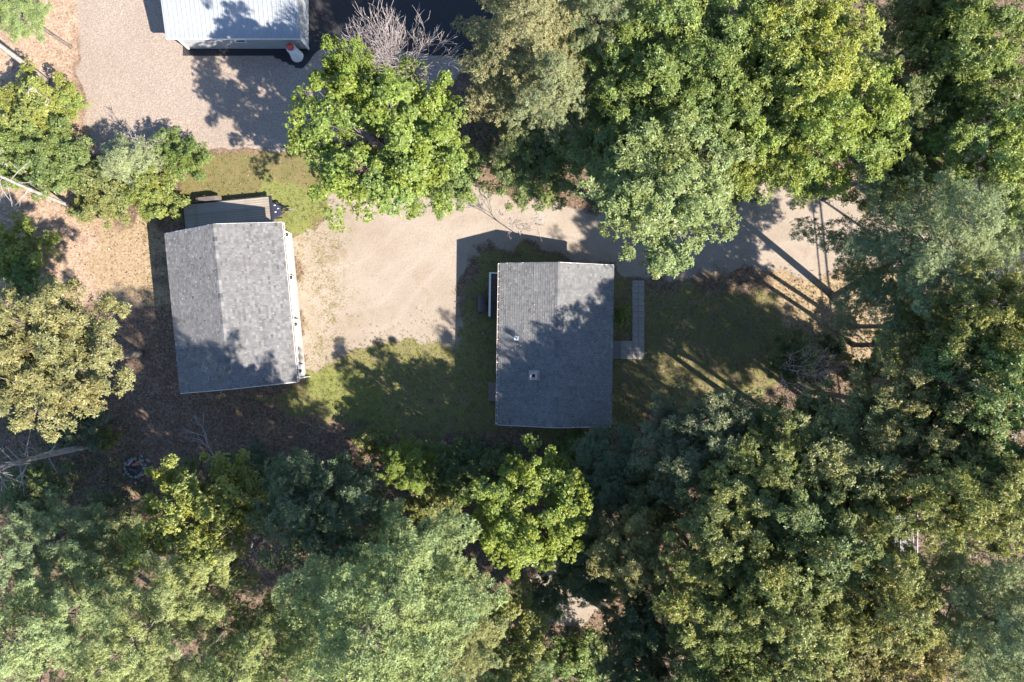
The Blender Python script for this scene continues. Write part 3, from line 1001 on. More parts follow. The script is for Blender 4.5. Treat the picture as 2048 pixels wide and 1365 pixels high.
# ------------------------------------------------------------------ flatbed trailer behind the garage
bl, bw, bz = 6.0, 2.0, 0.6
ne = Vector((*G(538.5, 393.5, bz), 0))
nw_ = Vector((*G(366, 410.6, bz), 0))
ax_ = (ne - nw_).normalized()
tr = empty('flatbed_trailer', (nw_.x, nw_.y, 0), math.atan2(ax_.y, ax_.x))
tag(tr, 'flatbed trailer with plank bed and black tongue parked behind the garage', 'trailer')
bl = (ne - nw_).length
npl = 12
pb = MB().bbox((0, 0, 0), (bl - 0.02, bw / npl - 0.012, 0.045), 0.006).data('plank', M['trailer_board'])
rr = random.Random(3)
for k in range(npl):
    o = link('plank', pb, tr)
    o.location = (bl / 2, -(k + 0.5) * bw / npl, bz - 0.02 + rr.uniform(-0.004, 0.006))
fr = MB()
fr.box((bl / 2, 0.03, bz - 0.07), (bl + 0.1, 0.05, 0.16))
fr.box((bl / 2, -bw - 0.03, bz - 0.07), (bl + 0.1, 0.05, 0.16))
fr.box((-0.035, -bw / 2, bz - 0.07), (0.05, bw, 0.16))
for k in range(8):
    fr.box((0.4 + k * 0.72, -bw / 2, bz - 0.1), (0.06, bw, 0.08))
for s in (0.5, 1.5):
    fr.box((bl / 2 + 0.4, -s, bz - 0.2), (bl + 0.6, 0.08, 0.12))
fr.build('frame', M['black_metal'], tr)
MB().bbox((bl + 0.09, -bw / 2, bz + 0.03), (0.15, bw + 0.1, 0.12), 0.015).build('front_rail', M['black_metal'], tr)
for k in range(6):
    MB().box((0.6 + k * 0.98, 0.085, bz - 0.02), (0.07, 0.05, 0.14)).build('stake_pocket', M['black_metal'], tr)
for x_ in (bl - 0.02, bl + 0.1):
    pass
tg = MB()
tipx = bl + 1.25
for s in (0.28, -0.28):
    pass
for ya in (-0.45, -bw + 0.45):
    tg.tube([(bl + 0.1, ya, bz - 0.16), (tipx, -bw / 2, bz - 0.16)], [0.06, 0.05], 4)
tg.tube([(bl + 0.1, -bw / 2, bz - 0.18), (tipx, -bw / 2, bz - 0.18)], [0.06, 0.05], 4)
tg.build('tongue', M['black_metal'], tr)
tb = MB()
pts = [(bl + 0.17, -0.42, 0), (bl + 0.17, -bw + 0.42, 0), (bl + 0.72, -bw / 2 - 0.27, 0), (bl + 0.72, -bw / 2 + 0.27, 0)]
lo_, hi_ = [(x, y, bz - 0.1) for x, y, _ in pts], [(x, y, bz + 0.0) for x, y, _ in pts]
tb.mesh(lo_ + hi_, [(0, 1, 2, 3), (7, 6, 5, 4), (0, 4, 5, 1), (1, 5, 6, 2), (2, 6, 7, 3), (3, 7, 4, 0)])
tbo = tb.build('tool_box', M['navy_metal'], tr)
for (dx, dy) in ((0.2, -0.65), (0.22, -1.12), (0.42, -0.9)):
    MB().box((bl + 0.12 + dx, dy, bz + 0.006), (0.12, 0.06, 0.01)).build('decal', M['white'], tbo)
MB().bbox((tipx + 0.12, -bw / 2, bz - 0.14), (0.3, 0.09, 0.09), 0.02).build('coupler', M['grey_metal'], tr)
MB().lathe([(0.035, 0.0), (0.035, 0.75), (0.05, 0.76), (0.05, 0.8)], (tipx - 0.18, -bw / 2 + 0.1, 0.05), 10).build('jack', M['black_metal'], tr)
MB().box((tipx - 0.22, -bw / 2 - 0.16, bz - 0.08), (0.06, 0.05, 0.05)).build('marker_lamp', M['lens'], tr)
for sgn, yy in ((1, 0.22), (-1, -bw - 0.22)):
    fd = MB()
    c0 = 1.75
    prof = [(-1.0, 0.5), (-0.85, 0.72), (-0.6, 0.82), (0.6, 0.82), (0.85, 0.72), (1.0, 0.5)]
    prof = [(x_ * 0.92, z_) for x_, z_ in prof]
    for (xa, za), (xb, zb) in zip(prof, prof[1:]):
        t_ = 0.02
        vs = [(c0 + xa, yy - 0.15, za), (c0 + xb, yy - 0.15, zb), (c0 + xb, yy + 0.15, zb), (c0 + xa, yy + 0.15, za)]
        vs += [(x_, y_, z_ - t_) for x_, y_, z_ in vs]
        fd.mesh(vs, [(0, 1, 2, 3), (7, 6, 5, 4), (0, 4, 5, 1), (2, 6, 7, 3)])
    fd.build('fender', M['bulkhead'], tr)
    for dx in (-0.42, 0.42):
        wh = MB().lathe([(0.2, -0.1), (0.34, -0.1), (0.37, -0.06), (0.37, 0.06), (0.34, 0.1), (0.2, 0.1)], (c0 + dx, yy, 0.37), 20, 'Y').build('wheel', M['rubber'], tr)
        MB().lathe([(0.05, -0.1), (0.19, -0.07), (0.19, 0.07), (0.05, 0.1)], (c0 + dx, yy, 0.37), 14, 'Y').build('rim', M['grey_metal'], wh)

# ------------------------------------------------------------------ fire pit
fx, fy = G(272, 936)
fp = empty('fire_pit', (fx, fy, 0))
tag(fp, 'round stone fire pit with half burnt wood on the shaded leaf litter', 'fire pit')
r = random.Random(12)
stones = []
for q in range(4):
    mb = MB()
    vs, fs = [], []
    rings = [(-0.8, 0.6), (-0.2, 1.0), (0.45, 0.85), (0.9, 0.35)]
    for z, rad in rings:
        for k in range(6):
            a_ = k * PI / 3 + r.uniform(-0.25, 0.25)
            q_ = rad * r.uniform(0.75, 1.1)
            vs.append((0.16 * q_ * math.cos(a_), 0.12 * q_ * math.sin(a_), 0.1 * z))
    for i in range(3):
        for k in range(6):
            fs.append((i * 6 + k, i * 6 + (k + 1) % 6, (i + 1) * 6 + (k + 1) % 6, (i + 1) * 6 + k))
    fs += [tuple(range(6))[::-1], tuple(range(18, 24))]
    mb.mesh(vs, fs)
    stones.append(mb.data('stone', M['stone']))
for ring, n_, rad, z_ in ((0, 16, 0.68, 0.06), (1, 14, 0.62, 0.2), (2, 12, 0.98, 0.04)):
    for k in range(n_):
        a_ = 2 * PI * k / n_ + r.uniform(-0.12, 0.12)
        if ring == 2 and 1.2 < a_ < 3.4: continue
        o = link('stone', r.choice(stones), fp)
        o.location = (rad * r.uniform(0.93, 1.07) * math.cos(a_), rad * r.uniform(0.93, 1.07) * math.sin(a_), z_)
        o.rotation_euler = (r.uniform(-0.3, 0.3), r.uniform(-0.3, 0.3), a_ + PI / 2 + r.uniform(-0.5, 0.5))
        s_ = r.uniform(0.75, 1.15)
        o.scale = (s_, s_, s_)
MB().lathe([(0.6, -0.02), (0.56, 0.05), (0.3, 0.07), (0.05, 0.08)], (0, 0, 0), 18).build('ash_bed', M['ash'], fp)
for (x_, y_, a_, mt, L_) in ((-0.25, 0.42, 0.9, 'pink_board', 0.5), (0.16, 0.3, 0.15, 'log', 0.5), (0.22, 0.4, 0.7, 'log', 0.34), (-0.05, -0.1, -0.4, 'ash', 0.6)):
    t_ = Matrix.Rotation(a_, 3, 'Z') @ Matrix.Rotation(0.15, 3, 'Y')
    MB().bbox((x_, y_, 0.26), (L_, 0.17, 0.11), 0.03, t_).build('firewood', M[mt], fp)

# deck with white rails glimpsed through the oaks, and a blue box under the pine
x, y = G(1806, 1068, 0.8)
dk = empty('raised_deck', (x, y, 0))
tag(dk, 'dark raised walkway with pale rails glimpsed through a gap in the oaks', 'walkway')
bd2 = MB().bbox((0, 0, 0), (1.1, 0.14, 0.035), 0.005).data('deck_board', M['navy_metal'])
bd2 = MB().bbox((0, 0, 0), (1.1, 0.14, 0.035), 0.005).data('deck_board', M['landing_board'])
for k in range(26):
    o = link('deck_board', bd2, dk)
    o.location = (0, -1.9 + k * 0.147, 0.7)
for s in (-1, 1):
    MB().bbox((s * 0.58, 0, 1.5), (0.07, 3.9, 0.05), 0.01).build('hand_rail', M['siding'], dk)
    MB().bbox((s * 0.58, 0, 1.0), (0.05, 3.9, 0.05), 0.01).build('hand_rail', M['siding'], dk)
    for k in range(4):
        MB().bbox((s * 0.58, -1.9 + k * 1.26, 0.75), (0.09, 0.09, 1.48), 0.01).build('post', M['siding'], dk)
x, y = G(926, 1085, 1.0)
bx = empty('storage_box', (x, y, 0))
tag(bx, 'blue grey lidded box mostly hidden between the big pine and the round maple', 'storage box')
MB().bbox((0, 0, 0.45), (0.5, 0.85, 0.9), 0.03).build('body', M['blue_plastic'], bx)
MB().bbox((0, 0, 0.94), (0.56, 0.91, 0.07), 0.025).build('lid', M['blue_plastic'], bx)

# ------------------------------------------------------------------ trees
def limb_pts(a, b, rng_, sag=0.1, n=4):
    a, b = Vector(a), Vector(b)
    L = (b - a).length
    out = []
    for i in range(n + 1):
        t = i / n
        p = a.lerp(b, t)
        k = math.sin(PI * t) * L * sag
        out.append(p + Vector((rng_.uniform(-1, 1), rng_.uniform(-1, 1), rng_.uniform(-0.3, 1))) * k * 0.6)
    out[0], out[-1] = a, b
    return out


def broadleaf(seed, Rr, z0, z1, nlobe=9, clumps=14, clr=0.6, per=30, L=0.2, Wd=0.1, k=6, trunk_r=0.2, bark='bark', flat=0.7, gap=0.0, spiky=0.25):
    rg = np.random.default_rng(seed)
    rr = random.Random(seed)
    zc, az = z0 + (z1 - z0) * 0.42, (z1 - z0) * 0.58
    az_off = rg.uniform(0, 6.28)
    lob = []
    for i in range(nlobe):
        a = az_off + i * 2.39996
        el = math.asin(min(0.97, max(-0.25, -0.2 + 1.15 * (i + 0.5) / nlobe + rg.normal(0, 0.08))))
        rad = rg.uniform(0.66, 1.14)
        lob.append(np.array([Rr * rad * math.cos(el) * math.cos(a), Rr * rad * math.cos(el) * math.sin(a), zc + az * rad * math.sin(el)]))
    core = np.array([0, 0, zc])
    cc, cr, cl = [], [], []
    for i, l in enumerate(lob):
        m = clumps + rr.randint(-1, 2)
        for j in range(m):
            t = 0.45 + 0.62 * (j + rg.uniform(0, 1)) / m
            p = core + (l - core) * t + rg.normal(0, 1, 3) * np.array([spiky * Rr * 0.75, spiky * Rr * 0.75, spiky * Rr * 0.5]) * (0.55 + 0.3 * t)
            q_ = np.linalg.norm((p - core) / np.array([Rr * 1.1, Rr * 1.1, az * 1.1]))
            if q_ > 1: p = core + (p - core) / q_
            if p[2] < z0 * 0.75: p[2] = z0 * 0.75 + rg.uniform(0, 0.6)
            cc.append(p); cl.append(i)
            cr.append(clr * rg.uniform(0.5, 1.3) * Rr / 4.2)
    cc, cr = np.array(cc), np.array(cr)
    n = len(cc)
    ids = np.repeat(np.arange(n), per)
    d = unit(rg.normal(size=(len(ids), 3)))
    d[:, 2] = np.where(d[:, 2] < -0.35, -d[:, 2], d[:, 2])
    u = rg.uniform(0, 1, len(ids)) ** 0.33
    pos = cc[ids] + d * (cr[ids] * u)[:, None] * np.array([1, 1, flat])
    if gap: 
        keep = rg.uniform(0, 1, len(ids)) > gap
        pos, d, ids = pos[keep], d[keep], ids[keep]
    out = unit(pos - core)
    axis = d * 0.4 + out * 0.12 + np.array([0, 0, 0.95]) + rg.normal(0, 0.25, pos.shape)
    ct = rg.uniform(0, 1, n)
    tint0 = np.clip(0.5 * ct[ids] + 0.5 * rg.uniform(0, 1, len(ids)), 0, 1)
    crown = leaves_mesh('crown', pos, axis, L, Wd, rg, k, M['leaf'], tint0=tint0)
    tk = MB()
    top = Vector((rr.uniform(-0.3, 0.3), rr.uniform(-0.3, 0.3), zc + az * 0.35))
    zs = [0, 0.25, z0 * 0.5, z0, zc, top.z]
    pts = [Vector((0, 0, -0.1))] + [Vector((top.x * z / top.z + rr.uniform(-0.12, 0.12), top.y * z / top.z + rr.uniform(-0.12, 0.12), z)) for z in zs[1:]]
    tk.tube(pts, [trunk_r * q for q in (1.45, 1.1, 0.95, 0.85, 0.6, 0.3)], 8)
    for i, l in enumerate(lob):
        zs_ = min(l[2] - 0.4, z0 * 0.85 + (zc - z0 * 0.85) * rr.random())
        t = max(0.05, zs_ / top.z)
        s = Vector((top.x * t, top.y * t, zs_))
        e = core + (l - core) * 0.95
        lp = limb_pts(s, e, rr, 0.12)
        tk.tube(lp, [trunk_r * q for q in (0.5, 0.4, 0.3, 0.2, 0.08)], 6)
        for j in range(n):
            if cl[j] == i and rr.random() < 0.75:
                b0 = lp[rr.choice((2, 3))]
                tk.tube(limb_pts(b0, cc[j] + np.array([0, 0, cr[j] * 0.3]), rr, 0.1, 2), [trunk_r * 0.16, trunk_r * 0.1, 0.012], 4)
    return (tk.data('trunk', M[bark], True), crown)


def pine(seed, Rr, z0, z1, tiers=13, nb=5, plume=0.36, tufts=13, blades=5, L=0.17, Wd=0.03, trunk_r=0.24, droop=0.0, lift=0.12, low=0.75, lowf=0.25):
    rg = np.random.default_rng(seed)
    rr = random.Random(seed)
    tk = MB()
    lean = Vector((rr.uniform(-0.4, 0.4), rr.uniform(-0.4, 0.4), 0))
    P = lambda z: Vector((lean.x * (z / z1) ** 2, lean.y * (z / z1) ** 2, z))
    tk.tube([P(z) if z > 0 else Vector((0, 0, -0.1)) for z in (0, 0.3, z1 * 0.3, z1 * 0.6, z1 * 0.85, z1)], [trunk_r * q for q in (1.35, 1.05, 0.85, 0.55, 0.25, 0.03)], 8)
    pc, pdv, psz = [], [], []
    for i in range(tiers):
        f = (i + 0.5) / tiers
        z = z0 + (z1 - z0) * f
        Lm = Rr * (1 - f ** 2.3) * (low + (1 - low) * min(1, f / lowf)) + 0.35
        a0 = rr.uniform(0, 6.28)
        for j in range(nb):
            a = a0 + j * 2 * PI / nb + rr.uniform(-0.3, 0.3)
            ln = Lm * rr.uniform(0.5, 1.2)
            dr = Vector((math.cos(a), math.sin(a), 0))
            sd = Vector((-dr.y, dr.x, 0))
            bp = []
            for q in range(5):
                t = q / 4
                bp.append(P(z + rr.uniform(-0.1, 0.1)) + dr * ln * t + Vector((0, 0, ln * (lift * t * t - droop * t) + (0.25 * f * ln * t))) + sd * rr.uniform(-0.06, 0.06) * ln * t)
            tk.tube(bp, [0.05 * (0.4 + 0.6 * ln / Rr) * q for q in (1, 0.8, 0.6, 0.4, 0.15)], 5)
            m = max(2, int(ln / 0.42))
            for q in range(m):
                t = 0.3 + 0.72 * (q + rr.random() * 0.5) / m
                ti = min(3, int(t * 4)); c = bp[ti].lerp(bp[ti + 1], min(1.0, t * 4 - ti))
                pc.append(tuple(c + Vector((0, 0, 0.08)))); pdv.append(tuple(dr * 0.8 + Vector((0, 0, 0.6)))); psz.append(1.0)
                wmax = (0.36 * ln * (1.12 - t)) * 0.8 + 0.12
                for s in (-1, 1):
                    off = rr.uniform(0.35, 1.0) * wmax
                    while off > 0.16:
                        pc.append(tuple(c + sd * s * off + dr * off * 0.55 + Vector((0, 0, 0.1 * off + rr.uniform(-0.08, 0.12)))))
                        pdv.append(tuple(dr * 0.7 + sd * s * 0.6 + Vector((0, 0, 0.55)))); psz.append(rr.uniform(0.7, 1.1))
                        off -= 0.48
    pc, pdv, psz = np.array(pc), unit(np.array(pdv)), np.array(psz)
    n = len(pc)
    ids = np.repeat(np.arange(n), tufts)
    d = unit(rg.normal(size=(len(ids), 3)) + np.array([0, 0, 0.35]) + pdv[ids] * 0.5)
    pos = pc[ids] + d * (psz[ids] * plume * rg.uniform(0.15, 1, len(ids)) ** 0.6)[:, None] * np.array([1, 1, 0.7])
    axis = d * 0.8 + pdv[ids] * 0.6 + np.array([0, 0, 0.75])
    ct = rg.uniform(0, 1, n)
    tint0 = np.clip(0.55 * ct[ids] + 0.45 * rg.uniform(0, 1, len(ids)), 0, 1)
    crown = leaves_mesh('crown', pos, axis, L, Wd, rg, blades, M['needle'], tilt=0.45, spread=0.35, fold=0.05, tint0=tint0)
    return (tk.data('trunk', M['bark'], True), crown)


def bare(seed, z1, spread=0.5, levels=5, r0=0.16, trunk_h=0.35, mat='dead_wood', kids=(3, 4), fork=(0.5, 0.82), thin=(0.5, 0.66)):
    """A leafless tree: one mesh of trunk and branching limbs."""
    rr = random.Random(seed)
    tk = MB()

    def grow(p, d, ln, r, lev):
        mid = p + d * ln * 0.5 + Vector((rr.uniform(-1, 1), rr.uniform(-1, 1), rr.uniform(-0.4, 0.4))) * ln * 0.11
        e = p + d * ln
        tk.tube([p, mid, e], [r, r * 0.82, r * 0.6], 7 if lev == 0 else (5 if lev < 3 else 3))
        if lev >= levels: return
        for k in range(rr.randint(*kids)):
            t = rr.uniform(0.55, 1.0)
            s = p.lerp(e, t) if t < 0.95 else e
            nd_ = (d + Vector((rr.uniform(-1, 1), rr.uniform(-1, 1), rr.uniform(-0.35, 0.75))) * spread * (1.0 + 0.18 * lev)).normalized()
            grow(s, nd_, ln * rr.uniform(*fork), max(0.013, r * rr.uniform(*thin)), lev + 1)

    grow(Vector((0, 0, -0.1)), Vector((rr.uniform(-0.08, 0.08), rr.uniform(-0.08, 0.08), 1)).normalized(), z1 * trunk_h, r0, 0)
    return tk.data('trunk', M[mat], True)


def snag(seed, h, r0, mat, nb=26, zlo=0.3, zhi=1.0, blen=1.6, lean=(0, 0), crook=0.1):
    """A tall pole of a trunk with short bare side branches."""
    rr = random.Random(seed)
    tk = MB()
    P = lambda t: Vector((lean[0] * t + crook * math.sin(t * 4 + seed), lean[1] * t + crook * math.sin(t * 3.1 + seed * 2), h * t)) - Vector((crook * math.sin(seed), crook * math.sin(seed * 2), 0.1 * (1 - t)))
    tk.tube([P(i / 10) for i in range(11)], [r0 * (1.15 - 0.085 * i) for i in range(11)], 9)
    for k in range(nb):
        t = rr.uniform(zlo, zhi)
        a = rr.uniform(0, 6.28)
        d = Vector((math.cos(a), math.sin(a), rr.uniform(-0.15, 0.5))).normalized()
        ln = blen * rr.uniform(0.4, 1.2)
        s = P(t)
        e1 = s + d * ln * 0.5 + Vector((0, 0, rr.uniform(-0.1, 0.1)))
        e2 = s + d * ln + Vector((rr.uniform(-0.3, 0.3), rr.uniform(-0.3, 0.3), rr.uniform(-0.3, 0.2))) * ln * 0.5
        tk.tube([s, e1, e2], [0.05, 0.033, 0.01], 4)
        for q in range(2):
            d2 = (d + Vector((rr.uniform(-1, 1), rr.uniform(-1, 1), rr.uniform(-0.5, 0.5)))).normalized()
            tk.tube([e1, e1 + d2 * ln * rr.uniform(0.25, 0.5)], [0.022, 0.007], 3)
    return tk.data('trunk', M[mat], True)


# prototypes: (kind, nominal height, nominal radius, crown centre height) and the two meshes
PROTO = {}
for i in range(5):
    PROTO['oak%d' % i] = (broadleaf(300 + i, 4.3, 8.2, 14.6, nlobe=15, clumps=16, clr=0.62, per=27, L=0.21, Wd=0.078, k=7, trunk_r=0.24, spiky=0.3), 4.2, 11.5)
for i in range(3):
    PROTO['maple%d' % i] = (broadleaf(330 + i, 4.2, 3.0, 11.5, nlobe=14, clumps=16, clr=0.6, per=62, L=0.125, Wd=0.105, k=5, trunk_r=0.19, spiky=0.27), 4.2, 8.0)
for i in range(3):
    PROTO['bush%d' % i] = (broadleaf(360 + i, 2.2, 0.5, 3.8, nlobe=9, clumps=10, clr=0.85, per=34, L=0.14, Wd=0.085, k=5, trunk_r=0.07, flat=0.85, spiky=0.3), 2.2, 2.4)
for i in range(3):
    PROTO['pine%d' % i] = (pine(400 + i, 4.5, 7.0, 19.0, low=0.6, lowf=0.3, tiers=11, nb=7, plume=0.3, tufts=11, blades=7, L=0.15, Wd=0.042), 4.3, 12.0)
PROTO['fir0'] = (pine(420, 1.7, 0.6, 5.5, tiers=9, nb=6, plume=0.26, tufts=10, blades=6, L=0.15, Wd=0.04, trunk_r=0.09), 1.7, 2.8)
PROTO['hemlock0'] = (pine(430, 4.2, 3.0, 16.0, tiers=17, nb=7, plume=0.27, tufts=9, blades=7, L=0.13, Wd=0.042, droop=0.12, lift=-0.05), 4.2, 9.0)
PROTO['boughs0'] = (pine(440, 5.6, 5.8, 17.0, tiers=12, nb=6, low=0.4, lowf=0.35, plume=0.32, tufts=11, blades=7, L=0.15, Wd=0.042, trunk_r=0.26, lift=0.03), 5.4, 10.0)


def plant(name, proto, gxy, s, rot, label, color, group=None, cat='tree', sz=None, lean=None):
    (tk, cr), _, _ = PROTO[proto]
    e = empty(name, (gxy[0], gxy[1], 0), rot)
    e.scale = (s, s, sz or s)
    if lean: e.rotation_euler = (lean[0], lean[1], rot)
    tag(e, label, cat, group)
    link('trunk', tk, e)
    c = link('crown', cr, e)
    c.color = (*color, 1.0)
    return e


def crown_at(name, proto, px, py, rpx, label, color, hc=None, group=None, cat='tree', rot=None, lean=None, squash=1.0):
    """Stands the tree where its crown shows at (px, py) with the radius rpx, its crown centre being hc metres up."""
    _, r0, h0 = PROTO[proto]
    hh = hc if hc else h0
    for _ in range(6):
        s = rpx * (H - hh) / F / r0
        hh2 = hc if hc else h0 * s
        hh = 0.5 * hh + 0.5 * min(hh2, 20)
    s = rpx * (H - hh) / F / r0
    sz = (hc / h0) if hc else s
    jr = random.Random(int(px * 131 + py))
    k_ = jr.uniform(0.88, 1.12)
    color = (color[0] * k_ * jr.uniform(0.9, 1.14), color[1] * k_, color[2] * k_ * jr.uniform(0.75, 1.2))
    x, y = G(px, py, hh)
    return plant(name, proto, (x, y), s, rot if rot is not None else (px * 0.37 + py * 0.11) % 6.28, label, color, group, cat, sz * squash, lean)


OLIVE = (0.195, 0.222, 0.062)
OAKY = (0.235, 0.243, 0.073)
GREEN = (0.165, 0.225, 0.06)
BRIGHT = (0.215, 0.27, 0.052)
YELLOW = (0.245, 0.285, 0.075)
DARK_SHADED = (0.125, 0.16, 0.07)  # dark leaf green; on the shaded oaks the shade is put into it
PALE = (0.2, 0.26, 0.078)
BLUEG = (0.24, 0.285, 0.13)
PINEG = (0.262, 0.31, 0.13)
HEM = (0.27, 0.275, 0.125)
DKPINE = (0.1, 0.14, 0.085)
UP = 'trees north of the drive'
LO = 'trees of the southern wood'
LF = 'trees and shrubs west of the garage'

